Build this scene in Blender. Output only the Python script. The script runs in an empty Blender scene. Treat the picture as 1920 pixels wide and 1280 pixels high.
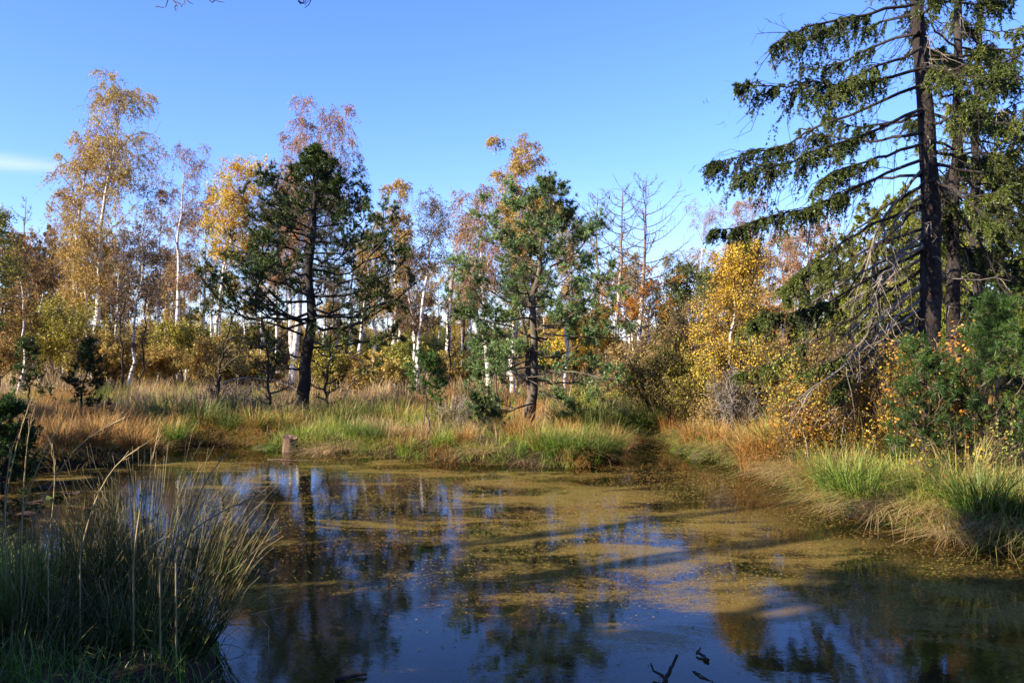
import bpy, math, random
import numpy as np
from mathutils import Vector

# ------------------------------------------------------------------ camera
sc = bpy.context.scene
COL = sc.collection
cam_d = bpy.data.cameras.new('camera'); cam = bpy.data.objects.new('camera', cam_d); COL.objects.link(cam)
cam_d.sensor_width = 36.0; cam_d.lens = 30.0
cam_d.clip_start = 0.05; cam_d.clip_end = 3000
CAMH = 2.0; FPX = 1600.0
cam.location = (0, 0, CAMH); cam.rotation_euler = (math.radians(90), 0, 0)
sc.camera = cam

# ------------------------------------------------------------------ light
SUN_EL = math.radians(29)
SUN_H = np.array([-0.87, -0.49]); SUN_H /= np.linalg.norm(SUN_H)          # towards the sun, on the ground
SUN_ROT = math.atan2(SUN_H[0], SUN_H[1])                                   # clockwise from +Y
world = bpy.data.worlds.new('World'); sc.world = world; world.use_nodes = True
nt = world.node_tree; nt.nodes.clear()
def WN(t, **k):
    n = nt.nodes.new(t)
    for a, b in k.items(): setattr(n, a, b)
    return n
sky = WN('ShaderNodeTexSky', sky_type='NISHITA', sun_disc=False, sun_elevation=SUN_EL, sun_rotation=SUN_ROT)
sky.altitude = 0; sky.air_density = 1.0; sky.dust_density = 0.25; sky.ozone_density = 3.2
hs = WN('ShaderNodeHueSaturation'); hs.inputs['Saturation'].default_value = 1.1
nt.links.new(sky.outputs[0], hs.inputs['Color'])
bg = WN('ShaderNodeBackground'); bg.inputs[1].default_value = 0.14
# thin cirrus, drawn by direction: a streak low at the left and a faint veil over the wood
tc = WN('ShaderNodeTexCoord'); sep = WN('ShaderNodeSeparateXYZ'); nt.links.new(tc.outputs['Generated'], sep.inputs[0])
def M(op, a, b=None, c=None, clamp=False):
    n = WN('ShaderNodeMath', operation=op, use_clamp=clamp)
    for i, v in enumerate((a, b, c)):
        if v is None: continue
        if isinstance(v, (int, float)): n.inputs[i].default_value = v
        else: nt.links.new(v, n.inputs[i])
    return n.outputs[0]
ymax = M('MAXIMUM', sep.outputs[1], 0.05)
u = M('DIVIDE', sep.outputs[0], ymax); v = M('DIVIDE', sep.outputs[2], ymax)
comb = WN('ShaderNodeCombineXYZ'); nt.links.new(M('MULTIPLY', u, 6.0), comb.inputs[0]); nt.links.new(M('MULTIPLY', v, 60.0), comb.inputs[1])
nz = WN('ShaderNodeTexNoise'); nz.inputs['Scale'].default_value = 1.3; nz.inputs['Detail'].default_value = 5
nt.links.new(comb.outputs[0], nz.inputs['Vector'])
def streak(u0, v0, slope, wid, uw):
    line = M('SUBTRACT', v, M('ADD', v0, M('MULTIPLY', M('SUBTRACT', u, u0), slope)))
    a = M('POWER', 2.718, M('MULTIPLY', M('POWER', M('ABSOLUTE', M('DIVIDE', line, wid)), 2.0), -1.0))
    b = M('POWER', 2.718, M('MULTIPLY', M('POWER', M('ABSOLUTE', M('DIVIDE', M('SUBTRACT', u, u0), uw)), 2.0), -1.0))
    return M('MULTIPLY', a, b)
s1 = M('MULTIPLY', streak(-0.66, 0.216, -0.09, 0.0085, 0.13), M('ADD', nz.outputs[0], 0.25))
s2 = M('MULTIPLY', streak(-0.50, 0.125, 0.05, 0.012, 0.30), M('MULTIPLY', nz.outputs[0], 0.45))
s3 = M('MULTIPLY', streak(0.14, 0.125, 0.02, 0.04, 0.45), M('MULTIPLY', nz.outputs[0], 0.22))
cm = M('ADD', M('ADD', s1, s2), s3, clamp=True)
front = M('GREATER_THAN', sep.outputs[1], 0.05)
cm = M('MULTIPLY', cm, front)
mix = WN('ShaderNodeMix', data_type='RGBA'); nt.links.new(cm, mix.inputs[0])
tn_ = WN('ShaderNodeMix', data_type='RGBA', blend_type='MULTIPLY'); tn_.inputs[0].default_value = 1.0; nt.links.new(hs.outputs[0], tn_.inputs[6]); tn_.inputs[7].default_value = (.55, .60, .93, 1)
nt.links.new(tn_.outputs[2], mix.inputs[6]); mix.inputs[7].default_value = (2.6, 2.9, 3.2, 1)
nt.links.new(mix.outputs[2], bg.inputs[0])
wo = WN('ShaderNodeOutputWorld'); nt.links.new(bg.outputs[0], wo.inputs[0])

sd = bpy.data.lights.new('sun', 'SUN'); sun = bpy.data.objects.new('sun', sd); COL.objects.link(sun)
sd.energy = 5.0; sd.angle = math.radians(0.53); sd.color = (1.0, 0.87, 0.68)
tosun = Vector((SUN_H[0]*math.cos(SUN_EL), SUN_H[1]*math.cos(SUN_EL), math.sin(SUN_EL)))
sun.rotation_euler = tosun.to_track_quat('Z', 'Y').to_euler(); sun.location = (-30, -20, 30)
sc.view_settings.view_transform = 'Standard'; sc.view_settings.look = 'None'
sc.view_settings.gamma = 1; sc.view_settings.use_curve_mapping = False
sc.view_settings.exposure = 1.42
sc.cycles.max_bounces = 8; sc.cycles.transparent_max_bounces = 12
sc.cycles.caustics_reflective = False; sc.cycles.caustics_refractive = False

# ------------------------------------------------------------------ helpers
def pp(px, py, d):
    return np.array([(px-960)/FPX*d, d, CAMH-(py-640)/FPX*d])
def nrm(a):
    return a/np.maximum(np.linalg.norm(a, axis=-1, keepdims=True), 1e-9)
def R(seed): return np.random.default_rng(seed)
def lownoise(P, s, seed=0):
    """smooth 0..1 field from a few sines"""
    r = R(seed+77); out = 0
    for i in range(5):
        k = r.normal(size=3)*s*(1+0.4*i); out = out+np.sin(P@k[:P.shape[-1]]+r.uniform(0, 6.28))
    return 0.5+0.5*np.tanh(out*0.55)

class MB:
    def __init__(s): s.F3 = []; s.V = []; s.F = []; s.T = []; s.H = []; s.S = []; s.n = 0
    def add(s, V, F, T=0.5, H=0.0, smooth=False):
        V = V.reshape(-1, 3)
        if len(V) == 0: return s
        s.V.append(V)
        if F.shape[-1] == 3: s.F3.append(F.reshape(-1, 3)+s.n)
        else: s.F.append(F.reshape(-1, 4)+s.n); s.S.append(np.full(len(F.reshape(-1, 4)), smooth))
        s.T.append(np.broadcast_to(np.asarray(T, float).ravel() if np.ndim(T) else T, (len(V),)))
        s.H.append(np.broadcast_to(np.asarray(H, float).ravel() if np.ndim(H) else H, (len(V),)))
        s.n += len(V); return s
    def tubes(s, P, Rd, sides=3, T=0.5):
        P = np.asarray(P, float); Rd = np.asarray(Rd, float)
        if P.ndim == 2: P = P[None]; Rd = Rd[None]
        n, k, _ = P.shape
        if n == 0: return s
        Tn = np.empty_like(P); Tn[:, 1:-1] = P[:, 2:]-P[:, :-2]; Tn[:, 0] = P[:, 1]-P[:, 0]; Tn[:, -1] = P[:, -1]-P[:, -2]
        Tn = nrm(Tn); h = P[:, -1]-P[:, 0]
        ref = np.stack([-h[:, 1], h[:, 0]+1e-4, np.zeros(n)], -1); ref = nrm(ref)[:, None]
        U = nrm(ref-Tn*np.sum(ref*Tn, -1, keepdims=True)); W = np.cross(Tn, U)
        a = np.arange(sides)*2*np.pi/sides
        ring = P[:, :, None]+Rd[:, :, None, None]*(np.cos(a)[:, None]*U[:, :, None]+np.sin(a)[:, None]*W[:, :, None])
        i = np.arange(n*k*sides).reshape(n, k, sides); j = np.roll(i, -1, axis=2)
        F = np.stack([i[:, :-1], j[:, :-1], j[:, 1:], i[:, 1:]], -1)
        T = np.asarray(T, float)
        Tv = np.broadcast_to(T.reshape(-1, 1, 1) if T.ndim else T, (n, k, sides))
        Hv = np.broadcast_to(np.linspace(0, 1, k)[None, :, None], (n, k, sides))
        s.add(ring, F, Tv.ravel(), Hv.ravel(), True)
        if sides >= 6:                                                   # close the ends of thick ones
            for t in range(n):
                for kk in (0, k-1):
                    for q in range(0, sides-2, 2):
                        r = ring[t, kk]; s.add(r[[0, q+1, q+2, (q+3) % sides]], np.array([[0, 1, 2, 3]]), float(Tv[t, 0, 0]), 0.0)
        return s
    def leaves(s, C, D, L, Wd, T, rng, fold=None):
        n = len(C)
        if n == 0: return s
        D = nrm(D); X = nrm(np.cross(D, rng.normal(size=(n, 3))))
        L = np.broadcast_to(L, (n,))[:, None]; Wd = np.broadcast_to(Wd, (n,))[:, None]
        V = np.stack([C-D*L/2, C+X*Wd/2, C+D*L/2, C-X*Wd/2], 1)
        F = np.arange(4*n).reshape(n, 4)
        s.add(V, F, np.repeat(np.broadcast_to(T, (n,)), 4), np.tile([0, .5, 1, .5], n)); return s
    def slivers(s, C, D, L, Wd, T, rng):
        n = len(C)
        if n == 0: return s
        D = nrm(D); X = nrm(np.cross(D, rng.normal(size=(n, 3)))); L = np.broadcast_to(L, (n,))[:, None]; Wd = np.broadcast_to(Wd, (n,))[:, None]
        V = np.stack([C-D*L/2-X*Wd/2, C-D*L/2+X*Wd/2, C+D*L/2], 1)
        s.add(V, np.arange(3*n).reshape(n, 3), np.repeat(np.broadcast_to(T, (n,)), 3), np.tile([0, 0, 1.], n)); return s
    def twigs(s, P, r, T=0.5, seed=1):
        """hair thin twigs: one narrow face to a segment"""
        n, k, _ = P.shape
        if n == 0: return s
        W = nrm(np.cross(P[:, -1]-P[:, 0], R(seed).normal(size=(n, 3))))[:, None]*(np.broadcast_to(r, (n,))[:, None]*np.linspace(1, .35, k)[None])[..., None]*1.25
        V = np.stack([P-W, P+W], 2); i = np.arange(n*k*2).reshape(n, k, 2)
        F = np.stack([i[:, :-1, 0], i[:, :-1, 1], i[:, 1:, 1], i[:, 1:, 0]], -1)
        s.add(V, F, T, np.tile(np.repeat(np.linspace(0, 1, k), 2), n), True); return s
    def blades(s, B, az, lean, curve, L, Wd, T, rng, seg=3):
        n = len(B)
        if n == 0: return s
        hd = np.stack([np.cos(az), np.sin(az), np.zeros(n)], -1)
        wd = az+np.pi/2+rng.normal(size=n)*0.6; wv = np.stack([np.cos(wd), np.sin(wd), np.zeros(n)], -1)
        ss = np.array([0, .4, .75, 1.0]) if seg == 3 else np.array([0, .55, 1.0])
        L = np.broadcast_to(L, (n,)); Wd = np.broadcast_to(Wd, (n,)); lv = []
        for q in ss:
            out = (lean*q+curve*q*q*q)*L; up = L*(q*np.cos(np.minimum(lean, 1.3))-0.75*curve*q**3)
            c = B+hd*out[:, None]; c = c+np.array([0, 0, 1.0])*up[:, None]
            w = (Wd*(1-q)**0.6+0.0006)[:, None]*wv/2
            lv.append(np.stack([c-w, c+w], 1))
        V = np.stack(lv, 1); k = len(ss)
        V = np.concatenate([V[:, :-1].reshape(n, -1, 3), V[:, -1].mean(1, keepdims=True)], 1); m = 2*(k-1)+1
        i = np.arange(n)[:, None]*m; s0 = s.n
        F = np.stack([np.concatenate([i+2*j for j in range(k-2)]), np.concatenate([i+2*j+1 for j in range(k-2)]), np.concatenate([i+2*j+3 for j in range(k-2)]), np.concatenate([i+2*j+2 for j in range(k-2)])], -1).reshape(-1, 4)
        s.add(V, F, np.repeat(np.broadcast_to(T, (n,)), m), np.tile(np.r_[np.repeat(ss[:-1], 2), 1.0], n))
        s.F3.append(np.stack([i+m-3, i+m-2, i+m-1], -1).reshape(-1, 3)+s0); return s
    def mesh(s, name, mat):
        me = bpy.data.meshes.new(name)
        if s.n == 0: return me
        V = np.concatenate(s.V).astype(np.float32)
        F = np.concatenate(s.F).astype(np.int32) if s.F else np.zeros((0, 4), np.int32); S = np.concatenate(s.S) if s.S else np.zeros(0, bool)
        F3 = np.concatenate(s.F3).astype(np.int32) if s.F3 else np.zeros((0, 3), np.int32); nl = F.size+F3.size
        ls = np.r_[np.arange(0, F.size, 4), F.size+np.arange(0, F3.size, 3)].astype(np.int32); S = np.r_[S, np.zeros(len(F3), bool)]
        me.vertices.add(len(V)); me.vertices.foreach_set('co', V.ravel())
        me.loops.add(nl); me.loops.foreach_set('vertex_index', np.r_[F.ravel(), F3.ravel()])
        me.polygons.add(len(ls)); me.polygons.foreach_set('loop_start', ls)
        me.polygons.foreach_set('use_smooth', S)
        a = me.attributes.new('tint', 'FLOAT', 'POINT'); a.data.foreach_set('value', np.concatenate(s.T).astype(np.float32))
        a = me.attributes.new('rise', 'FLOAT', 'POINT'); a.data.foreach_set('value', np.concatenate(s.H).astype(np.float32))
        me.update(calc_edges=True); me.materials.append(mat); return me
    def obj(s, name, mat, parent=None, stuff=False, loc=None):
        o = bpy.data.objects.new(name, s.mesh(name, mat)); COL.objects.link(o)
        if parent: o.parent = parent
        if stuff: o['kind'] = 'stuff'
        if loc is not None: o.location = loc
        return o

def thing(name, label, cat, loc=(0, 0, 0), group=None):
    o = bpy.data.objects.new(name, None); COL.objects.link(o); o.location = tuple(loc); o.empty_display_size = .2
    o['label'] = label; o['category'] = cat
    if group: o['group'] = group
    return o
def tag(o, label, cat=None, group=None, kind=None):
    if label: o['label'] = label
    if cat: o['category'] = cat
    if group: o['group'] = group
    if kind: o['kind'] = kind
    return o
def kids(o): return [c for c in bpy.data.objects if c.parent == o]
def copy_tree(o, tree, parent=None):
    c = o.copy(); COL.objects.link(c)
    if parent: c.parent = parent
    for ch in tree.get(o, []): copy_tree(ch, tree, c)
    return c
def child_map():
    m = {}
    for c in bpy.data.objects:
        if c.parent: m.setdefault(c.parent, []).append(c)
    return m

# ------------------------------------------------------------------ materials
def mat(name):
    m = bpy.data.materials.new(name); m.use_nodes = True; t = m.node_tree; t.nodes.clear()
    return m, t
def N(t, ty, **k):
    n = t.nodes.new(ty)
    for a, b in k.items(): setattr(n, a, b)
    return n
def ramp(t, src, stops, interp='LINEAR'):
    r = N(t, 'ShaderNodeValToRGB'); r.color_ramp.interpolation = interp
    e = r.color_ramp.elements
    while len(e) < len(stops): e.new(0.5)
    for q, (p, c) in zip(e, stops): q.position = p; q.color = (*c, 1) if len(c) == 3 else c
    t.links.new(src, r.inputs[0]); return r.outputs[0]
def noise(t, vec, scale, detail=4, rough=.55, dist=0, out=0):
    n = N(t, 'ShaderNodeTexNoise'); n.inputs['Scale'].default_value = scale; n.inputs['Detail'].default_value = detail
    n.inputs['Roughness'].default_value = rough; n.inputs['Distortion'].default_value = dist
    if vec is not None: t.links.new(vec, n.inputs['Vector'])
    return n.outputs[out]
def mapping(t, src, scale):
    m = N(t, 'ShaderNodeMapping'); m.inputs['Scale'].default_value = scale; t.links.new(src, m.inputs[0]); return m.outputs[0]
def mixc(t, f, a, b, blend='MIX'):
    n = N(t, 'ShaderNodeMix', data_type='RGBA', blend_type=blend)
    for i, v in ((0, f), (6, a), (7, b)):
        if isinstance(v, (int, float)): n.inputs[i].default_value = v
        elif isinstance(v, tuple): n.inputs[i].default_value = (*v, 1)
        else: t.links.new(v, n.inputs[i])
    return n.outputs[2]
def math_(t, op, a, b, clamp=False):
    n = N(t, 'ShaderNodeMath', operation=op, use_clamp=clamp)
    for i, v in enumerate((a, b)):
        if isinstance(v, (int, float)): n.inputs[i].default_value = v
        else: t.links.new(v, n.inputs[i])
    return n.outputs[0]

def leaf_mat(name, stops, trans=0.38, rise=None, gloss=0.012):
    """thin leaf or needle: diffuse both sides, light passing through, a little sheen; colour by leaf"""
    m, t = mat(name)
    a = N(t, 'ShaderNodeAttribute', attribute_name='tint')
    c = ramp(t, a.outputs['Fac'], stops)
    if rise:
        b = N(t, 'ShaderNodeAttribute', attribute_name='rise')
        f = math_(t, 'MULTIPLY', math_(t, 'POWER', b.outputs['Fac'], rise[1]), rise[2])
        c = mixc(t, f, c, rise[0])
    g = N(t, 'ShaderNodeNewGeometry')
    d = N(t, 'ShaderNodeBsdfDiffuse'); t.links.new(c, d.inputs[0])
    tr = N(t, 'ShaderNodeBsdfTranslucent'); t.links.new(c, tr.inputs[0])
    mx = N(t, 'ShaderNodeMixShader'); mx.inputs[0].default_value = trans
    t.links.new(d.outputs[0], mx.inputs[1]); t.links.new(tr.outputs[0], mx.inputs[2])
    gl = N(t, 'ShaderNodeBsdfGlossy'); gl.inputs['Roughness'].default_value = 0.42; gl.inputs[0].default_value = (1, 1, 1, 1)
    m2 = N(t, 'ShaderNodeMixShader'); m2.inputs[0].default_value = gloss
    t.links.new(mx.outputs[0], m2.inputs[1]); t.links.new(gl.outputs[0], m2.inputs[2])
    o = N(t, 'ShaderNodeOutputMaterial'); t.links.new(m2.outputs[0], o.inputs[0]); return m

def bark_mat(name, dark, light, scale=(14, 14, 3), lichen=None, bump=0.35):
    m, t = mat(name); tcn = N(t, 'ShaderNodeTexCoord')
    v = mapping(t, tcn.outputs['Object'], scale)
    n1 = noise(t, v, 1.6, 6, .65, .4)
    c = ramp(t, n1, [(0.3, dark), (0.72, light)])
    if lichen:
        n2 = noise(t, mapping(t, tcn.outputs['Object'], (3, 3, 2)), 1.5, 4)
        c = mixc(t, math_(t, 'MULTIPLY', math_(t, 'SUBTRACT', n2, .45, True), 3.0, True), c, lichen)
    p = N(t, 'ShaderNodeBsdfPrincipled'); p.inputs['Roughness'].default_value = 0.9; p.inputs['Specular IOR Level'].default_value = 0.2
    t.links.new(c, p.inputs['Base Color'])
    b = N(t, 'ShaderNodeBump'); b.inputs['Strength'].default_value = bump; b.inputs['Distance'].default_value = 0.03
    t.links.new(n1, b.inputs['Height']); t.links.new(b.outputs[0], p.inputs['Normal'])
    o = N(t, 'ShaderNodeOutputMaterial'); t.links.new(p.outputs[0], o.inputs[0]); return m

def birch_mat(name='birch_bark', white=(0.74, 0.71, 0.65), amount=0.55):
    m, t = mat(name); tcn = N(t, 'ShaderNodeTexCoord')
    n1 = noise(t, mapping(t, tcn.outputs['Object'], (3.5, 3.5, 9)), 1.3, 5, .7, .3)
    n2 = noise(t, mapping(t, tcn.outputs['Object'], (2, 2, 26)), 1.2, 3, .6)
    n3 = noise(t, mapping(t, tcn.outputs['Object'], (1.5, 1.5, .7)), 1.0, 3)
    c = mixc(t, math_(t, 'MULTIPLY', n3, .7), white, (0.60, 0.52, 0.44))
    k = ramp(t, n1, [(amount-.02, (0, 0, 0)), (amount+.05, (1, 1, 1))])
    c = mixc(t, k, c, (0.035, 0.03, 0.027))
    k2 = ramp(t, n2, [(0.60, (0, 0, 0)), (0.68, (.65, .65, .65))])
    c = mixc(t, k2, c, (0.08, 0.07, 0.06))
    # the bark goes brown where the stem is thin, towards the top
    a = N(t, 'ShaderNodeAttribute', attribute_name='tint')
    c = mixc(t, a.outputs['Fac'], c, (0.17, 0.10, 0.075))
    p = N(t, 'ShaderNodeBsdfPrincipled'); p.inputs['Roughness'].default_value = 0.75
    t.links.new(c, p.inputs['Base Color'])
    b = N(t, 'ShaderNodeBump'); b.inputs['Strength'].default_value = .3; b.inputs['Distance'].default_value = 0.02
    t.links.new(n1, b.inputs['Height']); t.links.new(b.outputs[0], p.inputs['Normal'])
    o = N(t, 'ShaderNodeOutputMaterial'); t.links.new(p.outputs[0], o.inputs[0]); return m

MAT = {
 'birch': birch_mat(),
 'pinebark': bark_mat('pine_bark', (0.035, 0.026, 0.02), (0.15, 0.11, 0.085), lichen=(0.20, 0.19, 0.14)),
 'darkbark': bark_mat('dark_bark', (0.012, 0.010, 0.008), (0.05, 0.04, 0.033), lichen=(0.06, 0.055, 0.05)),
 'sprucebark': bark_mat('spruce_bark', (0.012, 0.009, 0.008), (0.055, 0.042, 0.036), scale=(22, 22, 9), lichen=(0.07, 0.062, 0.055), bump=.8),
 'twig': bark_mat('twig_bark', (0.05, 0.036, 0.022), (0.16, 0.12, 0.075)),
 'redtwig': bark_mat('red_twig_bark', (0.12, 0.075, 0.045), (0.32, 0.22, 0.15)),
 'greytwig': bark_mat('grey_twig_bark', (0.09, 0.075, 0.06), (0.30, 0.26, 0.22)),
 'oldwood': bark_mat('weathered_wood', (0.035, 0.022, 0.015), (0.24, 0.15, 0.11), scale=(18, 18, 2)),
 'wetwood': bark_mat('wet_wood', (0.02, 0.014, 0.01), (0.09, 0.06, 0.045)),
}
L_ = {
 'gold': leaf_mat('golden_birch_leaves', [(0, (0.29, 0.18, 0.055)), (.35, (0.44, 0.29, 0.075)), (.75, (0.54, 0.40, 0.11)), (1, (0.42, 0.38, 0.10))]),
 'yellow': leaf_mat('yellow_leaves', [(0, (0.42, 0.22, 0.03)), (.4, (0.66, 0.42, 0.045)), (.8, (0.74, 0.56, 0.09)), (1, (0.45, 0.46, 0.08))]),
 'orange': leaf_mat('orange_leaves', [(0, (0.36, 0.13, 0.03)), (.4, (0.60, 0.28, 0.05)), (.8, (0.70, 0.42, 0.08)), (1, (0.5, 0.45, 0.1))]),
 'pink': leaf_mat('rusty_thin_leaves', [(0, (0.24, 0.12, 0.06)), (.5, (0.42, 0.24, 0.12)), (1, (0.52, 0.33, 0.16))]),
 'brown': leaf_mat('brown_leaves', [(0, (0.12, 0.065, 0.025)), (.5, (0.26, 0.15, 0.045)), (1, (0.38, 0.25, 0.08))]),
 'darkleaf': leaf_mat('dark_withered_leaves', [(0, (0.05, 0.035, 0.03)), (.6, (0.14, 0.09, 0.06)), (1, (0.32, 0.22, 0.12))]),
 'russet': leaf_mat('russet_leaves', [(0, (0.17, 0.11, 0.04)), (.5, (0.35, 0.24, 0.085)), (1, (0.50, 0.38, 0.15))]),
 'amber': leaf_mat('amber_leaves', [(0, (0.34, 0.17, 0.03)), (.5, (0.55, 0.31, 0.04)), (.85, (0.62, 0.46, 0.07)), (1, (0.38, 0.42, 0.07))]),
 'olive': leaf_mat('olive_leaves', [(0, (0.15, 0.13, 0.025)), (.5, (0.31, 0.27, 0.045)), (1, (0.48, 0.41, 0.07))]),
 'lime': leaf_mat('pale_green_leaves', [(0, (0.18, 0.22, 0.05)), (.5, (0.34, 0.36, 0.08)), (1, (0.62, 0.42, 0.07))]),
 'green': leaf_mat('green_leaves', [(0, (0.05, 0.08, 0.025)), (.6, (0.12, 0.15, 0.04)), (1, (0.25, 0.22, 0.06))]),
 'pine_dark': leaf_mat('dark_pine_needles', [(0, (0.06, 0.045, 0.018)), (.12, (0.024, 0.042, 0.010)), (.6, (0.052, 0.088, 0.017)), (1, (0.14, 0.17, 0.035))], trans=.15, gloss=.025),
 'pine': leaf_mat('pine_needles', [(0, (0.10, 0.08, 0.03)), (.1, (0.06, 0.11, 0.032)), (.6, (0.155, 0.25, 0.075)), (1, (0.30, 0.39, 0.13))], trans=.2, gloss=.03),
 'pine_young': leaf_mat('young_pine_needles', [(0, (0.025, 0.05, 0.01)), (.6, (0.05, 0.11, 0.02)), (1, (0.14, 0.22, 0.035))], trans=.2, gloss=.025),
 'spruce': leaf_mat('spruce_needles', [(0, (0.03, 0.042, 0.014)), (.5, (0.085, 0.115, 0.025)), (1, (0.21, 0.23, 0.045))], trans=.2, gloss=.02),
 'spruce_lit': leaf_mat('olive_spruce_needles', [(0, (0.10, 0.115, 0.02)), (.6, (0.22, 0.24, 0.035)), (1, (0.36, 0.36, 0.06))], trans=.2),  # paler copy of the spruce needles, with sunlight put into the olive colour
 'far_con': leaf_mat('far_conifer_needles', [(0, (0.03, 0.05, 0.03)), (1, (0.09, 0.12, 0.06))], trans=.15),
 'heather': leaf_mat('reddish_undergrowth', [(0, (0.14, 0.08, 0.05)), (1, (0.36, 0.22, 0.13))]),
 'moss': leaf_mat('moss', [(0, (0.05, 0.09, 0.015)), (.6, (0.12, 0.2, 0.025)), (1, (0.26, 0.33, 0.05))], trans=.2),
}
TAN = (0.50, 0.36, 0.20)
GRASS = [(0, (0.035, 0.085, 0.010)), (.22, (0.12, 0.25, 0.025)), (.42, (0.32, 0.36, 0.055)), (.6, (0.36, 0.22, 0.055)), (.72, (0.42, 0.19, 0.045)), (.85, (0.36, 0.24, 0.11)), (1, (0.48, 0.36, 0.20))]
L_['grass'] = leaf_mat('bank_grass', GRASS, trans=.3, rise=((0.50, 0.37, 0.16), 2.5, .55))
L_['rush'] = leaf_mat('rush_stems', [(0, (0.02, 0.04, 0.008)), (.55, (0.07, 0.13, 0.02)), (.75, (0.26, 0.22, 0.07)), (1, (0.52, 0.39, 0.20))], trans=.15, rise=((0.50, 0.38, 0.20), 4.5, .75), gloss=.03)
L_['weed'] = leaf_mat('pond_weed', [(0, (0.12, 0.065, 0.02)), (.5, (0.22, 0.13, 0.04)), (.8, (0.17, 0.16, 0.035)), (1, (0.22, 0.19, 0.055))], trans=.15, gloss=.0)

# ------------------------------------------------------------------ shoreline, terrain
def wl(px, py): d = CAMH*FPX/(py-640.0); return ((px-960)/FPX*d, d)
SHORE = [wl(-60, 895), wl(60, 884), wl(150, 878), wl(240, 866), wl(300, 850), wl(345, 838), wl(420, 831), wl(480, 836), wl(510, 841), wl(560, 845),
         wl(640, 850), wl(720, 855), wl(800, 862), wl(880, 866), wl(960, 870), wl(1040, 877), wl(1110, 876), wl(1160, 862),
         wl(1172, 846), wl(1185, 833), wl(1215, 826), wl(1245, 828), wl(1275, 842), wl(1330, 862), wl(1385, 870), wl(1420, 886), wl(1470, 905), wl(1515, 925),
         wl(1540, 950), wl(1600, 975), wl(1680, 988), wl(1740, 1003), wl(1800, 1020), wl(1860, 1034), wl(1925, 1042),
         (6.2, 7.2), (7.4, 6.0), (7.6, 4.6), (6.0, 3.3), (3.6, 2.7), (1.6, 2.6), (0.2, 2.9), (-0.9, 3.5), (-1.45, 4.3), (-1.75, 5.0),
         (-1.95, 5.8), (-2.6, 6.5), (-3.6, 6.9), (-4.6, 7.6), (-5.8, 8.6), (-7.6, 9.6), (-9.2, 11.0), (-9.4, 12.2)]
SH = np.array(SHORE)
def smooth_loop(P, it=2):
    for _ in range(it):
        Q = np.roll(P, -1, axis=0); P = np.stack([P*.75+Q*.25, P*.25+Q*.75], 1).reshape(-1, 2)
    return P
SH = smooth_loop(SH, 1)
def shore_sd(X, Y):
    """signed distance to the shoreline, positive on land"""
    X = np.asarray(X, float); Y = np.asarray(Y, float); sh = X.shape; X = X.ravel(); Y = Y.ravel()
    out = np.full(X.shape, 1e9); inside = np.zeros(X.shape, bool)
    A = SH; B = np.roll(SH, -1, axis=0)
    for (ax, ay), (bx, by) in zip(A, B):
        dx, dy = bx-ax, by-ay; t = np.clip(((X-ax)*dx+(Y-ay)*dy)/(dx*dx+dy*dy+1e-12), 0, 1)
        out = np.minimum(out, (X-ax-t*dx)**2+(Y-ay-t*dy)**2)
        c = ((ay > Y) != (by > Y)) & (X < (bx-ax)*(Y-ay)/(by-ay+1e-12)+ax); inside ^= c
    d = np.sqrt(out); return np.where(inside, -d, d).reshape(sh)
def ground(X, Y, sd=None):
    X = np.asarray(X, float); Y = np.asarray(Y, float)
    if sd is None: sd = shore_sd(X, Y)
    P = np.stack([X, Y, np.zeros_like(X)], -1)
    wob = lownoise(P, 1.7, 3)-.5; wob2 = lownoise(P, .35, 4)-.5; fine = lownoise(P, 5.5, 5)-.5
    s = np.clip((sd+0.03)/0.32, 0, 1); s = s*s*(3-2*s)
    s2 = np.clip((sd-.3)/7.0, 0, 1)
    land = s*(0.22+0.10*wob)+s2*(0.2+0.14*wob2)+0.05*fine*np.clip(sd/.3, 0, 1)
    bed = -0.02-0.22*np.clip(-sd/0.35, 0, 1)
    return np.where(sd > -0.03, land-0.02, bed)
def gz(x, y): return float(ground(np.array([x]), np.array([y]))[0])

def spaced(a, b, fine, far):
    c = list(np.arange(a, b, fine)); s = fine
    while c[-1] < far: s *= 1.16; c.append(c[-1]+s)
    return c
xr = spaced(0, 12, .19, 900); xs = np.array([-q for q in xr[::-1][:-1]]+xr)
yr = spaced(2, 22, .17, 1200); yl = spaced(-2, 3, .3, 300); ys = np.array([-q for q in yl[::-1]]+yr)
GX, GY = np.meshgrid(xs, ys); SDG = np.where((abs(GX) < 18) & (GY < 30) & (GY > -12), 0, 99.)
near = SDG == 0; SDG[near] = shore_sd(GX[near], GY[near])
GZ = ground(GX, GY, SDG)
gi = np.arange(GX.size).reshape(GX.shape)
GF = np.stack([gi[:-1, :-1], gi[:-1, 1:], gi[1:, 1:], gi[1:, :-1]], -1)
gm = MB(); gm.add(np.stack([GX, GY, GZ], -1), GF, np.clip(SDG/2, 0, 1).ravel(), 0, True)
m, t = mat('moorland_soil'); geo = N(t, 'ShaderNodeNewGeometry')
n1 = noise(t, geo.outputs['Position'], 2.2, 6); n2 = noise(t, geo.outputs['Position'], 30, 4, .7); n3 = noise(t, geo.outputs['Position'], .9, 3)
a = N(t, 'ShaderNodeAttribute', attribute_name='tint')
c1 = ramp(t, n2, [(.3, (0.014, 0.009, 0.005)), (.7, (0.06, 0.038, 0.02))])  # dark peat by the water, deepened to stand for shade under the bank
c2 = ramp(t, n2, [(.3, (0.10, 0.07, 0.035)), (.7, (0.28, 0.19, 0.10))])
c = mixc(t, math_(t, 'MULTIPLY', math_(t, 'SUBTRACT', a.outputs['Fac'], .3, True), 2.0, True), c1, c2)
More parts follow.
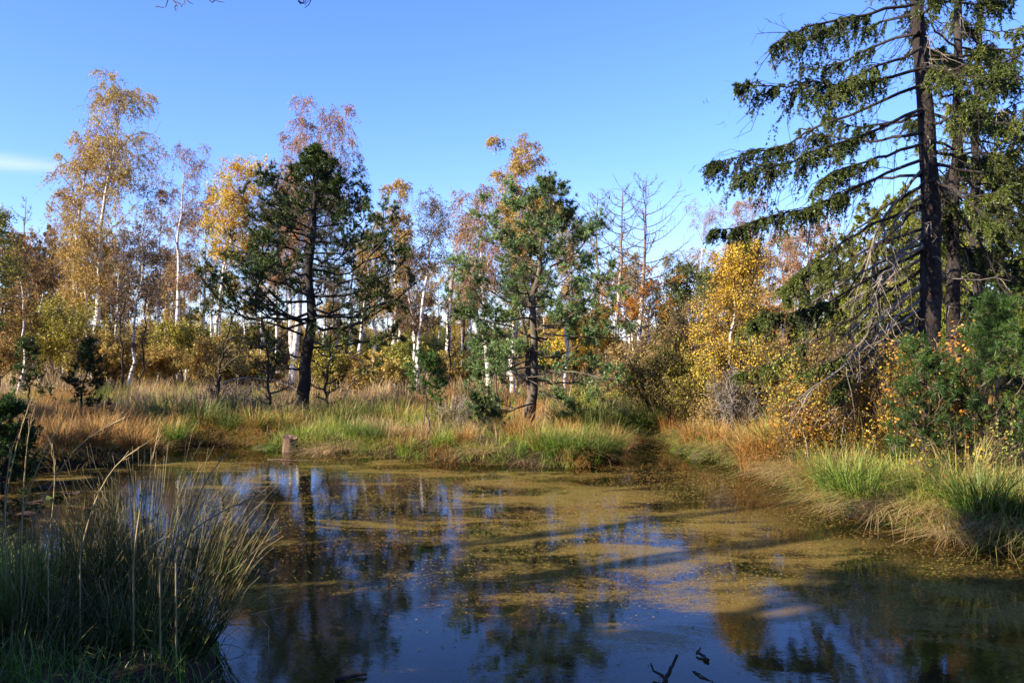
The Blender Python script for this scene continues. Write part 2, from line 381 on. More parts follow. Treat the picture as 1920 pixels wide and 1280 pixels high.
c = mixc(t, ramp(t, n1, [(.55, (0, 0, 0)), (.66, (.7, .7, .7))]), c, (0.06, 0.085, 0.018))
p = N(t, 'ShaderNodeBsdfPrincipled'); p.inputs['Roughness'].default_value = .95; p.inputs['Specular IOR Level'].default_value = .15
t.links.new(c, p.inputs['Base Color']); b = N(t, 'ShaderNodeBump'); b.inputs['Strength'].default_value = .7; b.inputs['Distance'].default_value = .05
t.links.new(n2, b.inputs['Height']); t.links.new(b.outputs[0], p.inputs['Normal'])
o = N(t, 'ShaderNodeOutputMaterial'); t.links.new(p.outputs[0], o.inputs[0])
# the bed of the pond is the same sheet: give it its own look by height
sepz = N(t, 'ShaderNodeSeparateXYZ'); t.links.new(geo.outputs['Position'], sepz.inputs[0])
under = math_(t, 'MULTIPLY', math_(t, 'MULTIPLY', sepz.outputs[2], -1.0), 14.0, True)
wn = noise(t, mapping(t, geo.outputs['Position'], (.55, .9, 1)), 1.0, 4, .6, .6); wn2 = noise(t, geo.outputs['Position'], 26, 5, .75)
wn3 = noise(t, mapping(t, geo.outputs['Position'], (.8, 1.2, 1)), .9, 3)
peat = ramp(t, wn2, [(.3, (0.016, 0.011, 0.004)), (.7, (0.075, 0.05, 0.018))])
weedc = mixc(t, wn3, (0.27, 0.165, 0.05), (0.22, 0.22, 0.045))
weedc = mixc(t, ramp(t, wn2, [(.35, (0, 0, 0)), (.65, (1, 1, 1))]), (0.07, 0.05, 0.018), weedc)
bedc = mixc(t, ramp(t, wn, [(.30, (0, 0, 0)), (.50, (1, 1, 1))]), peat, weedc)
t.links.new(mixc(t, under, c, bedc), p.inputs['Base Color'])
GROUND = gm.obj('ground', m); tag(GROUND, 'boggy ground round the pond, its banks and its weedy bed', kind='structure')

# water: a clear sheet that mirrors by its angle
wx = np.arange(-11, 9.01, .5); wy = np.arange(1.5, 19.01, .5); WX, WY = np.meshgrid(wx, wy)
wi = np.arange(WX.size).reshape(WX.shape)
wm = MB(); wm.add(np.stack([WX, WY, WX*0], -1), np.stack([wi[:-1, :-1], wi[:-1, 1:], wi[1:, 1:], wi[1:, :-1]], -1), 0, 0, True)
m, t = mat('pond_water'); geo = N(t, 'ShaderNodeNewGeometry')
nA = noise(t, mapping(t, geo.outputs['Position'], (1.0, 1.6, 1)), 3.0, 3, .5); nB = noise(t, geo.outputs['Position'], 26, 3, .6)
nP = noise(t, mapping(t, geo.outputs['Position'], (.5, .9, 1)), 1.1, 4, .6, .6)
hgt = math_(t, 'ADD', math_(t, 'MULTIPLY', nA, .6), math_(t, 'MULTIPLY', math_(t, 'MULTIPLY', nB, nP), .35))
bp = N(t, 'ShaderNodeBump'); bp.inputs['Strength'].default_value = .055; bp.inputs['Distance'].default_value = .03; t.links.new(hgt, bp.inputs['Height'])
fr = N(t, 'ShaderNodeFresnel'); fr.inputs[0].default_value = 1.33
tr = N(t, 'ShaderNodeBsdfTransparent'); tr.inputs[0].default_value = (0.88, 0.84, 0.70, 1)
gl = N(t, 'ShaderNodeBsdfGlossy'); gl.inputs['Roughness'].default_value = .012; gl.inputs[0].default_value = (1, 1, 1, 1)
t.links.new(bp.outputs[0], gl.inputs['Normal'])
mx = N(t, 'ShaderNodeMixShader'); t.links.new(fr.outputs[0], mx.inputs[0]); t.links.new(tr.outputs[0], mx.inputs[1]); t.links.new(gl.outputs[0], mx.inputs[2])
# weed that lies in the skin of the water: broken, matt, brown to olive
sw = N(t, 'ShaderNodeSeparateXYZ'); t.links.new(geo.outputs['Position'], sw.inputs[0])
def bump1(c0, w): return math_(t, 'POWER', 2.718, math_(t, 'MULTIPLY', math_(t, 'POWER', math_(t, 'ABSOLUTE', math_(t, 'DIVIDE', math_(t, 'SUBTRACT', sw.outputs[1], c0), w), 0), 2.0), -1.0))
side = math_(t, 'ADD', math_(t, 'MULTIPLY', math_(t, 'ADD', math_(t, 'ADD', sw.outputs[0], 1.3), math_(t, 'MULTIPLY', sw.outputs[1], .05)), .42, True), math_(t, 'MULTIPLY', math_(t, 'SUBTRACT', sw.outputs[1], 11.5), .5, True), True)
right = math_(t, 'MULTIPLY', math_(t, 'SUBTRACT', sw.outputs[0], .3), .7, True)
zone = math_(t, 'ADD', math_(t, 'MULTIPLY', bump1(10.3, 3.6), side), math_(t, 'MULTIPLY', math_(t, 'MULTIPLY', bump1(6.55, .75), right), .75))
f1 = noise(t, mapping(t, geo.outputs['Position'], (.55, 1.1, 1)), 1.3, 5, .65, .8); f2 = noise(t, mapping(t, geo.outputs['Position'], (1, 1.6, 1)), 22, 7, .82, .8)
f3 = noise(t, mapping(t, geo.outputs['Position'], (.7, 1.2, 1)), 1.0, 3); f4 = noise(t, geo.outputs['Position'], 90, 3, .8)
lvl = math_(t, 'ADD', math_(t, 'MULTIPLY', zone, .30), math_(t, 'MULTIPLY', math_(t, 'SUBTRACT', f1, .50), 1.7))
cov = math_(t, 'MULTIPLY', math_(t, 'ADD', math_(t, 'SUBTRACT', f2, .62), lvl), 5.0, True)
inl = math_(t, 'MULTIPLY', math_(t, 'MULTIPLY', math_(t, 'SUBTRACT', math_(t, 'SUBTRACT', sw.outputs[0], math_(t, 'MULTIPLY', sw.outputs[1], -.55)), 7.5), .9, True), math_(t, 'MULTIPLY', math_(t, 'SUBTRACT', sw.outputs[0], .9), .8, True), True)
cov = math_(t, 'MULTIPLY', math_(t, 'MULTIPLY', cov, .62), math_(t, 'SUBTRACT', 1.0, math_(t, 'MULTIPLY', inl, .85)))
wc_ = mixc(t, f3, (0.27, 0.14, 0.04), (0.21, 0.19, 0.035)); wc_ = mixc(t, ramp(t, f4, [(.35, (0, 0, 0)), (.7, (1, 1, 1))]), mixc(t, .6, wc_, (0.03, 0.02, 0.008)), mixc(t, .25, wc_, (0.50, 0.36, 0.15)))
wd_ = N(t, 'ShaderNodeBsdfDiffuse'); t.links.new(wc_, wd_.inputs[0])
m3 = N(t, 'ShaderNodeMixShader'); t.links.new(cov, m3.inputs[0]); t.links.new(mx.outputs[0], m3.inputs[1]); t.links.new(wd_.outputs[0], m3.inputs[2])
o = N(t, 'ShaderNodeOutputMaterial'); t.links.new(m3.outputs[0], o.inputs[0])
tag(wm.obj('water', m), 'still dark pond water mirroring the trees and the blue sky', kind='structure')

# ------------------------------------------------------------------ growing things
def interp(P, t):
    """points and tangents on polylines P (n,k,3) at parameters t (n,m)"""
    n, k, _ = P.shape; f = np.clip(t, 0, .9999)*(k-1); i = f.astype(int); fr = (f-i)[..., None]
    r = np.arange(n)[:, None]; a = P[r, i]; b = P[r, i+1]; return a*(1-fr)+b*fr, nrm(b-a)
def shoots(P, per, t0, t1, length, spread, up, k, rng, droop=0., wob=.06, flat=0.):
    """child shoots of every polyline; returns points (n*per,k,3), parent index, parameter"""
    n = len(P); tt = np.sort(rng.uniform(t0, t1, (n, per)), axis=1)
    S, T = interp(P, tt); S = S.reshape(-1, 3); T = T.reshape(-1, 3); tt = tt.ravel(); own = np.repeat(np.arange(n), per)
    q = rng.normal(size=(len(S), 3)); q[:, 2] *= (1-flat); q = nrm(q-T*np.sum(q*T, -1, keepdims=True))
    D = nrm(T*(1-spread)+q*spread+np.array([0, 0, up]))
    L = (length(tt, own) if callable(length) else length)*rng.uniform(.65, 1.25, len(S))
    s = np.linspace(0, 1, k)
    out = S[:, None]+D[:, None]*(L[:, None]*s)[..., None]
    out[..., 2] -= droop*L[:, None]*s**2*(1.0)
    out[:, 1:] += rng.normal(size=(len(S), k-1, 3))*wob*L[:, None, None]*s[1:][None, :, None]
    return out, own, tt, L
def rad(n, k, r0, r1=.35):
    r0 = np.broadcast_to(r0, (n,)); return r0[:, None]*np.linspace(1, r1, k)[None]
def trunk_line(top, mid=None, k=16, wob=.04, seed=0, H=None):
    """polyline from the origin to top (x,y,z), bent through mid offsets"""
    r = R(seed); s = np.linspace(0, 1, k)[:, None]; top = np.asarray(top, float)
    P = top*s
    if mid is not None: P = P+np.asarray([mid[0], mid[1], 0])*np.sin(np.pi*s)
    w = np.cumsum(r.normal(size=(k, 3)), axis=0)*wob; w -= w[0]+(w[-1]-w[0])*s; w[:, 2] = 0
    return P+w
def patch_keep(C, rng, scale, amt, seed):
    return rng.uniform(size=len(C)) < np.clip(lownoise(C, scale, seed)*amt[1]+amt[0], 0, 1)

def broadleaf(name, label, base, top, leaf, seed, W=1.6, cs=.35, r0=.12, limbs=26, subs=6, twigs=9, lpt=5, lsize=.06,
              up=.9, droop=.9, barkm='birch', twigm='redtwig', keep=(.15, 1.0), mid=None, prof=None, cat='tree', group=None, second=None, trunk_wob=.04, bare_below=None, twr=.0045):
    """a deciduous tree: trunk, ascending limbs, finer branches, hanging twigs, leaves"""
    rng = R(seed); base = np.asarray(base, float); top = (np.asarray(top, float)-base)*np.array([1, 1, .94])
    root = thing(name, label, cat, base, group)
    P = trunk_line(top, mid, 18, trunk_wob, seed); H = np.linalg.norm(top)
    s = np.linspace(0, 1, 18); rr = r0*((1-s)**1.05*.95+.05); rr[0] *= 1.2
    tb = MB(); tb.tubes(P, rr, 8, 0.0)
    # brown upper stem
    tb.T[0] = np.repeat(np.clip((s-.62)/.35, 0, 1)*.9, 8)
    P0 = P.copy(); P0[0, 2] -= .3
    tb.V[0] = tb.V[0].copy(); tb.V[0][:8, 2] -= .25
    tb.obj('trunk', MAT[barkm], root)
    starts = [P[None]]
    if second is not None:
        P2 = trunk_line(np.asarray(second, float), None, 18, trunk_wob, seed+9); P2[:, :2] += P[1, :2]*0
        t2 = MB(); t2.tubes(P2, rr*.7, 7, 0.0); t2.T[0] = np.repeat(np.clip((s-.55)/.35, 0, 1), 7); t2.obj('trunk', MAT[barkm], root); starts.append(P2[None])
    prof = prof or (lambda u: np.interp(u, [0, .25, .55, .8, .93, 1], [.5, .78, .95, .85, .6, .3]))
    bb, lb = MB(), MB()
    for si, Q in enumerate(starts):
        nl = limbs if si == 0 else limbs//2
        tl = lambda tt, own: 1.45*W*prof((tt-cs)/(1-cs))
        Lp, own, tt, LL = shoots(Q, nl, cs, .97, tl, .62, up*.32, 8, rng, droop=droop*.16, wob=.05)
        bb.tubes(Lp, rad(len(Lp), 8, r0*.30*(1.05-tt)+.006, .3), 3)
        Sp, o2, t2_, L2 = shoots(Lp, subs, .2, .95, lambda a, b: .12+LL[b]*.50*(1.2-a), .6, .10, 5, rng, droop=droop*.45)
        bb.twigs(Sp, .008)
        AP = Sp
        Tp, o3, t3, L3 = shoots(AP, twigs, .1, 1.0, lambda a, b: .12+.45*L2[b]*rng.uniform(.4, 1.3, len(b)), .6, -.45*droop, 3, rng, droop=droop*.75)
        bb.twigs(Tp, twr)
        # leaves
        lpt = int(lpt*1.7+.6); tm = rng.uniform(.05, 1.0, (len(Tp), lpt)); C, T = interp(Tp, tm); C = C.reshape(-1, 3)+rng.normal(size=(len(Tp)*lpt, 3))*.035
        kk = patch_keep(C, rng, 1.6/max(W, .6), (keep[0]+.30*(keep[1] > 0), keep[1]*.5), seed)
        if bare_below is not None: kk &= C[:, 2] > bare_below*H*rng.uniform(.7, 1.3, len(C))
        C = C[kk]; D = rng.normal(size=(len(C), 3)); D[:, 2] -= .8
        tn = np.clip(lownoise(C, 1.2, seed+5)*.6+rng.normal(size=len(C))*.2+.2, 0, 1)
        ls = lsize*.70*rng.uniform(.7, 1.3, len(C)); (lb.leaves if base[1] < 20 else lb.slivers)(C, D, ls*(1 if base[1] < 20 else 1.15), ls*(.72 if base[1] < 20 else 1.0), tn, rng)
    bb.obj('branches', MAT[twigm], root, stuff=True)
    if lb.n: lb.obj('foliage', L_[leaf], root, stuff=True)
    return root

def needles(mb, P, per, m, nl, nw, rng, t0=.3, tint=None, fwd=.55, seed=0):
    """bunches of needles along shoots P, m needles to a bunch"""
    tm = rng.uniform(t0, 1.0, (len(P), per)); tm[:, -1] = 1.0
    C, T = interp(P, tm); C = np.repeat(C.reshape(-1, 3), m, axis=0); T = np.repeat(T.reshape(-1, 3), m, axis=0)
    D = nrm(T*fwd+nrm(rng.normal(size=C.shape))*.75); L = nl*rng.uniform(.7, 1.2, len(C))
    tn = np.clip(lownoise(C, 1.5, seed)*.5+rng.normal(size=len(C))*.2+.15+(0 if tint is None else tint), 0, 1)
    mb.slivers(C+D*(L/2)[:, None]+rng.normal(size=C.shape)*nl*.12, D, L, nw*1.35, tn, rng)

def pine(name, label, base, top, seed, prof, W, cs=.2, r0=.13, limbs=34, subs=8, fine=6, per=3, m=8, nl=.065, nw=.011, leaf='pine', bark='pinebark',
         group=None, mid=None, up=.25, extra=(), split=True, sideprof=None, azf=None, k=18, twigs_dead=0):
    rng = R(seed); base = np.asarray(base, float); T0 = np.asarray(top, float)-base
    root = thing(name, label, 'tree', base, group)
    P = trunk_line(T0, mid, k, .035, seed); s = np.linspace(0, 1, k); rr = r0*((1-s)**.8*.93+.07); rr[0] *= 1.3; rr[1] *= 1.05
    PP = P.copy(); PP[0, 2] -= .15
    MB().tubes(PP, rr, 10).obj('trunk', MAT[bark], root)
    tl = np.sort(cs+(1-cs-.02)*(np.arange(limbs)+rng.uniform(-.3, .3, limbs))/limbs); tl = np.clip(tl, cs, .985)
    S, T = interp(P[None], tl[None]); S = S[0]
    az = np.arange(limbs)*2.4+rng.uniform(-.5, .5, limbs)
    u = (tl-cs)/(1-cs); LL = W*prof(u)*rng.uniform(.75, 1.15, limbs)
    if sideprof is not None: LL = LL*sideprof(az)
    el = up+.75*u**1.5+rng.normal(size=limbs)*.08
    D = np.stack([np.cos(az)*np.cos(el), np.sin(az)*np.cos(el), np.sin(el)], -1)
    q = np.linspace(0, 1, 8); Lp = S[:, None]+D[:, None]*(LL[:, None]*q)[..., None]
    Lp[..., 2] += (LL[:, None]*(-.12*np.sin(np.pi*q)+.16*q**3))
    Lp[:, 1:] += rng.normal(size=(limbs, 7, 3))*.025*LL[:, None, None]
    R0 = r0*.20*(1.1-u)+.007
    if len(extra):
        E = []
        for pts in extra:
            pts = np.array(pts, float)-base; f = np.linspace(0, len(pts)-1, 8); i = np.minimum(f.astype(int), len(pts)-2)
            e = pts[i]+(pts[i+1]-pts[i])*(f-i)[:, None]; e[1:-1] = (e[:-2]+2*e[1:-1]+e[2:])/4; E.append(e+np.r_[np.zeros((1, 3)), rng.normal(size=(7, 3))*.02])
        E = np.array(E); Lp = np.concatenate([Lp, E]); el_ = np.linalg.norm(E[:, -1]-E[:, 0], axis=1); LL = np.r_[LL, el_]; R0 = np.r_[R0, np.full(len(E), r0*.2)]
    Sp, o2, t2, L2 = shoots(Lp, subs, .28, 1.0, lambda a, b: np.minimum(.05+.11*np.minimum(LL[b]/(.35*W), 1)+.42*LL[b]*(1.12-a), .7), .6, .16, 5, rng, droop=-.12, flat=.45)
    Fp, o3, t3, L3 = shoots(Sp, fine, .25, 1.0, lambda a, b: .08+.30*L2[b], .5, .22, 3, rng, flat=.2)
    n3own = o2[o3]
    if split:
        for i in range(len(Lp)):
            b = MB(); b.tubes(Lp[i], R0[i]*np.linspace(1, .3, 8), 5)
            a = o2 == i; b.tubes(Sp[a], rad(a.sum(), 5, R0[i]*.4+.002, .4), 3)
            c = n3own == i; b.twigs(Fp[c], .004)
            lo = b.obj('limb', MAT[bark], root)
            nb = MB(); needles(nb, Fp[c], per, m, nl, nw, rng, t0=.15, seed=seed); needles(nb, Sp[a], per, m, nl, nw, rng, t0=.55, seed=seed)
            nb.obj('needles', L_[leaf], lo, stuff=True)
    else:
        b = MB(); b.tubes(Lp, R0[:, None]*np.linspace(1, .3, 8)[None], 4); b.twigs(Sp, .005)
        b.obj('branches', MAT[bark], root, stuff=True)
        nb = MB(); needles(nb, Fp, per, m, nl, nw, rng, t0=.15, seed=seed); needles(nb, Sp, per, m, nl, nw, rng, t0=.5, seed=seed)
        nb.obj('needles', L_[leaf], root, stuff=True)
    return root

def spruce_foliage(nb, b, Lp, LL, own_r, rng, f0=.35, bl=.5, dens=1.0, nl=.05, nw=.012, tint=0., seed=0, hang=1.0, mult=6):
    """spruce bough: side branchlets that spread and droop, thick with short needles, from parameter f0 outwards"""
    nbr = max(4, int(17*dens*max(.4, LL)))
    Sp, o, tt, L2 = shoots(Lp[None], nbr, f0, 1.0, lambda a, q: bl*.85*(.35+.65*np.sin(np.pi*np.clip((a-f0)/(1-f0), .08, .93)))*rng.choice([.35, .8, 1.2], len(a)), .55, -.22, 5, rng, droop=.55*hang, flat=.6)
    b.twigs(Sp, .005)
    Fp, o3, t3, L3 = shoots(Sp, 5, .1, 1.0, lambda a, q: .05+.24*L2[q], .55, -.3*hang, 3, rng, droop=.5*hang, flat=.3)
    needles(nb, Fp, mult, 4, nl, nw, rng, t0=.05, tint=tint, fwd=.8, seed=seed); needles(nb, Sp, mult*2, 4, nl, nw, rng, t0=.10, tint=tint, fwd=.8, seed=seed)
    tip = Lp[None, -3:]; needles(nb, tip, 20, 4, nl, nw, rng, t0=0, tint=tint, seed=seed)

def spruce(name, label, base, top, seed, r0, W, hero=(), limbs=30, cs=.2, leaf='spruce', f0=.4, bl=.45, dens=1., el0=-.35, group=None, azrange=(0, 6.283), bark='sprucebark', nl=.05, nw=.012, split=True, dead=20, prof=None, mid=None, rise=0.2, mult=6, ndt=5):
    rng = R(seed); base = np.asarray(base, float); T0 = np.asarray(top, float)-base
    root = thing(name, label, 'tree', base, group)
    k = 24; P = trunk_line(T0, mid, k, .025, seed); s = np.linspace(0, 1, k); rr = r0*((1-s)**.8*.95+.05); rr[0] *= 1.35; rr[1] *= 1.08
    PP = P.copy(); PP[0, 2] -= .2
    MB().tubes(PP, rr*(1+.03*np.sin(s*60)), 12).obj('trunk', MAT[bark], root)
    prof = prof or (lambda u: (1.02-u)**.7)
    tl = np.clip(cs+(1-cs)*(np.arange(limbs)+rng.uniform(-.4, .4, limbs))/limbs, cs*.8, .99); S, _ = interp(P[None], tl[None]); S = S[0]
    az = rng.uniform(*azrange, limbs) if azrange[1]-azrange[0] < 6.2 else np.arange(limbs)*2.4+rng.uniform(-.4, .4, limbs)
    u = (tl-cs)/(1-cs); LL = W*prof(u)*rng.uniform(.7, 1.15, limbs); el = el0+rise*u*3+rng.normal(size=limbs)*.1
    D = np.stack([np.cos(az)*np.cos(el), np.sin(az)*np.cos(el), np.sin(el)], -1); q = np.linspace(0, 1, 9)
    Lp = S[:, None]+D[:, None]*(LL[:, None]*q)[..., None]; Lp[..., 2] += LL[:, None]*(.14*q**2.2)-.04*np.sin(np.pi*q)*LL[:, None]
    Lp[:, 1:] += rng.normal(size=(limbs, 8, 3))*.018*LL[:, None, None]
    items = [(Lp[i], LL[i], f0, bl*min(1, LL[i]/W+.3), dens) for i in range(limbs)]
    for pts, hf0, hbl, hd in hero:
        pts = np.array(pts, float)-base; f = np.linspace(0, len(pts)-1, 12); i = np.minimum(f.astype(int), len(pts)-2)
        e = pts[i]+(pts[i+1]-pts[i])*(f-i)[:, None]
        for _ in range(2): e[1:-1] = (e[:-2]+2*e[1:-1]+e[2:])/4
        e[1:] += rng.normal(size=(11, 3))*.02
        items.append((e, np.linalg.norm(e[-1]-e[0]), hf0, hbl, hd))
    allb, alln = MB(), MB()
    for e, L, hf, hb, hd in items:
        b = MB() if split else allb; nb = MB() if split else alln
        kk = len(e); b.tubes(e, (r0*.13+.004)*np.linspace(1, .22, kk), 5)
        # bare dead twigs on the inner part
        nd = int(ndt*L); Dp, _, _, _ = shoots(e[None], max(nd, 2), .1, .9, .30+.12*L, .5, -.25, 5, rng, droop=.35, wob=.1)
        b.twigs(Dp, .0055)
        if ndt > 5: Ep, _, _, _ = shoots(Dp, 3, .2, 1., .12, .5, -.2, 3, rng, droop=.2, wob=.1); b.twigs(Ep, .0035)
        if hd > 0: spruce_foliage(nb, b, e, L, r0, rng, hf, hb, hd, nl, nw, seed=seed, mult=mult)
        if split:
            lo = b.obj('limb', MAT['greytwig'] if hd == 0 else MAT[bark], root)
            if nb.n: nb.obj('needles', L_[leaf], lo, stuff=True)
    if not split:
        allb.obj('branches', MAT[bark], root, stuff=True); alln.obj('needles', L_[leaf], root, stuff=True)
    elif dead:
        tt = rng.uniform(.04, .95, dead); S, _ = interp(P[None], tt[None]); S = S[0]; a = rng.uniform(0, 6.28, dead); e_ = rng.uniform(-.9, .1, dead)
        L = rng.uniform(.3, 1.1, dead)*W*.45; D = np.stack([np.cos(a)*np.cos(e_), np.sin(a)*np.cos(e_), np.sin(e_)], -1); q = np.linspace(0, 1, 6)
        X = S[:, None]+D[:, None]*(L[:, None]*q)[..., None]; X[..., 2] -= .1*L[:, None]*q**2; X[:, 1:] += rng.normal(size=(dead, 5, 3))*.02
        db = MB(); db.tubes(X, rad(dead, 6, .011, .3), 4)
        Y, _, _, _ = shoots(X, 5, .3, 1, .3, .5, -.1, 4, rng, droop=.3, wob=.1); db.twigs(Y, .004)
        db.obj('dead_twigs', MAT['greytwig'], root, stuff=True)
    return root

def larch(name, label, base, top, seed, W, r0=.11, limbs=30, cs=.3, leafband=None, group=None, bark='birch', tip=True, leaf='orange'):
    rng = R(seed); base = np.asarray(base, float); T0 = np.asarray(top, float)-base
    root = thing(name, label, 'tree', base, group); k = 18
    P = trunk_line(T0, None, k, .03, seed); s = np.linspace(0, 1, k); rr = r0*((1-s)**.9*.92+.08)
    tb = MB(); PP = P.copy(); PP[0, 2] -= .2; tb.tubes(PP, rr, 8, 0); tb.T[0] = np.repeat(np.clip((s-.3)/.35, 0, 1), 8); 
    tb.T = [tb.T[0]]+[x for x in tb.T[1:]]; tb.obj('trunk', MAT[bark], root)
    tl = np.linspace(cs, .97, limbs)+rng.uniform(-.01, .01, limbs); S, _ = interp(P[None], tl[None]); S = S[0]
    az = np.arange(limbs)*2.4+rng.uniform(-.5, .5, limbs); u = (tl-cs)/(1-cs)
    LL = W*(np.sin(np.pi*np.clip(u*.62+.30, 0, 1))**.8)*rng.uniform(.7, 1.1, limbs)*np.where(u > .85, .7, 1)
    q = np.linspace(0, 1, 7); hd = np.stack([np.cos(az), np.sin(az), az*0], -1)
    X = S[:, None]+hd[:, None]*(LL[:, None]*q)[..., None]; X[..., 2] += LL[:, None]*(.10*q+.55*q**2.2*(.4+u[:, None]))
    bb = MB(); bb.tubes(X, rad(limbs, 7, .023, .3)*(1.2-u[:, None]*.6), 4)
    Y, o, t_, L2 = shoots(X, 14, .3, 1., lambda a, b: .12+.22*LL[b], .55, .25, 4, rng, wob=.08, droop=.1)
    bb.twigs(Y, .0075)
    bb.obj('branches', MAT['twig'], root, stuff=True)
    if leafband:
        nb = MB(); zc = Y[:, 0, 2]/T0[2]; a = (zc > leafband[0]) & (zc < leafband[1]); Z, _, _, _ = shoots(Y[a], 3, .2, 1, .10, .5, .1, 3, rng)
        needles(nb, Z, 4, 6, .05, .014, rng, t0=.1); needles(nb, Y[a], 6, 6, .05, .014, rng, t0=.1); nb.obj('needles', L_[leaf], root, stuff=True)
    return root

def bush(name, label, base, W, H, seed, leaf, stems=34, twigs=8, lpt=9, lsize=.05, bark='twig', cat='shrub', group=None, D=None, keep=(.3, 1.0), spread=.9, fill=True, up=.3, sr=.012):
    """many stems fanning from the ground into a rounded head"""
    rng = R(seed); base = np.asarray(base, float); D = D or W
    root = thing(name, label, cat, base, group)
    a = rng.uniform(0, 6.283, stems); rr = np.sqrt(rng.uniform(0, 1, stems)); k = 7; q = np.linspace(0, 1, k)
    st = np.stack([np.cos(a)*rr*W*.28, np.sin(a)*rr*D*.28, np.full(stems, -.15)], -1)
    hh = H*np.sqrt(np.clip(1.05-rr**2*spread, .12, 1))*rng.uniform(.7, 1.03, stems)
    en = np.stack([np.cos(a)*rr*W, np.sin(a)*rr*D, hh], -1)
    X = st[:, None]*(1-q)[None, :, None]+en[:, None]*q[None, :, None]
    X[..., 2] += (.14*hh[:, None])*np.sin(np.pi*q); X[:, 1:] += rng.normal(size=(stems, k-1, 3))*.02*H
    b = MB(); b.tubes(X, rad(stems, k, sr, .3), 4)
    Y, o, t1, L1 = shoots(X, 7 if base[1] < 20 else 6, .22, 1., .30*H*np.ones(1), .5, up, 4, rng, droop=.1, wob=.08); b.twigs(Y, sr*.4+.002)
    Z, o2, t2, L2 = shoots(Y, twigs, .1, 1., .13*H*np.ones(1), .5, up*.6, 3, rng, wob=.08); b.twigs(Z, .003+sr*.1)
    b.obj('stems', MAT[bark], root, stuff=True)
    if leaf:
        tm = rng.uniform(.05, 1, (len(Z), lpt)); C, T = interp(Z, tm); C = C.reshape(-1, 3)+rng.normal(size=(len(Z)*lpt, 3))*.03*H**.5
        C = C[patch_keep(C, rng, 1.6/max(W, .6), keep, seed)]
        tn = np.clip(lownoise(C, 2.2/max(W, .7), seed+5)*.6+rng.normal(size=len(C))*.2+.2, 0, 1); ls = lsize*rng.uniform(.7, 1.3, len(C))
        lb = MB(); (lb.leaves if base[1] < 15 and base[1] > 7 else lb.slivers)(C, rng.normal(size=C.shape), ls*1.1, ls*(.75 if base[1] < 15 else 1.0), tn, rng); lb.obj('leaves', L_[leaf], root, stuff=True)
    return root

def on(px, d):
    x = (px-960)/FPX*d; return np.array([x, d, gz(x, d)])
def tp(px, py, d): return pp(px, py, d)

# ================================================================== the conifers that carry the picture
# dark pine, left of centre
B = on(565, 20.0)
def prof1(u): return np.interp(u, [0, .12, .3, .5, .7, .85, 1], [.85, 1.0, 1.0, .74, .34, .13, .03])
x1 = lambda pts: [tp(px, py, d) for px, py, d in pts]
pine('pine_tree', 'large dark green pine with a wide ragged crown, behind the cut stump', B, tp(594, 276, 20.0), 11, prof1, 2.55, cs=.33, r0=.155,
     limbs=50, subs=7, fine=6, per=3, m=14, leaf='pine_dark', bark='darkbark', mid=(.10, 0), up=.12, nl=.085, nw=.0115,
     extra=[x1([(568, 628, 20), (520, 610, 19.8), (450, 592, 19.5), (368, 575, 19.2)]), x1([(570, 606, 20), (500, 580, 19.6), (440, 555, 19.3), (395, 520, 19)]),
            x1([(572, 600, 20), (640, 592, 19.5), (700, 578, 19.2), (745, 556, 19)]), x1([(570, 655, 20), (620, 650, 20.4), (700, 640, 20.8), (745, 628, 21)]),
            x1([(566, 670, 20), (520, 655, 20.5), (470, 650, 20.8)]), x1([(568, 690, 20), (530, 696, 19.8), (490, 690, 19.6)]),
            x1([(570, 640, 20), (610, 645, 19), (660, 660, 18.6), (690, 690, 18.4)])])
# bright pine, right of centre, with a twin stem
B = on(1000, 17.0)
def prof2(u): return np.interp(u, [0, .15, .4, .6, .8, .92, 1], [.95, 1.0, 1.0, .85, .60, .36, .12])
left_long = lambda az: 1+.12*np.cos(az-np.pi)
P2 = pine('pine_tree', 'bright green twin stemmed pine with flat lower boughs, on the point of the bank', B, tp(1035, 372, 17.2), 23, prof2, 1.68, cs=.22, r0=.11,
     limbs=34, subs=7, fine=6, per=3, m=14, leaf='pine', bark='pinebark', mid=(-.10, .1), up=.1, nl=.08, nw=.0105, sideprof=left_long,
     extra=[x1([(1015, 575, 17), (960, 572, 16.7), (920, 545, 16.4), (885, 540, 16.2)]), x1([(1018, 625, 17), (1080, 630, 16.8), (1130, 635, 16.6), (1200, 630, 16.5)]),
            x1([(1018, 610, 17), (1070, 606, 17.4), (1120, 618, 17.7)]), x1([(1016, 700, 17), (1060, 690, 16.7), (1120, 712, 16.4), (1175, 716, 16.3)]),
            x1([(1016, 690, 17), (960, 690, 16.7), (915, 705, 16.4), (890, 700, 16.2)]), x1([(1015, 640, 17), (950, 610, 16.8), (900, 600, 16.6), (868, 585, 16.5)]),
            x1([(1015, 735, 17), (1040, 745, 16.9), (1062, 772, 16.8)]), x1([(1004, 755, 17), (965, 765, 16.6), (925, 778, 16.4), (900, 780, 16.2)]),
            x1([(1018, 660, 17), (950, 650, 17.3), (900, 640, 17.6)]), x1([(1030, 500, 17), (1090, 470, 17.2), (1118, 420, 17.3)]), x1([(1035, 480, 17), (1080, 500, 16.8), (1150, 540, 16.6), (1165, 500, 16.5)])])
tr2 = trunk_line(tp(968, 560, 17.2)-tp(985, 800, 17.1), (.10, 0), 14, .03, 5); q = np.linspace(0, 1, 14)
mb = MB(); mb.tubes(tr2+(tp(985, 800, 17.1)-B), .065*(1.1-.75*q), 8); mb.obj('trunk', MAT['pinebark'], P2)

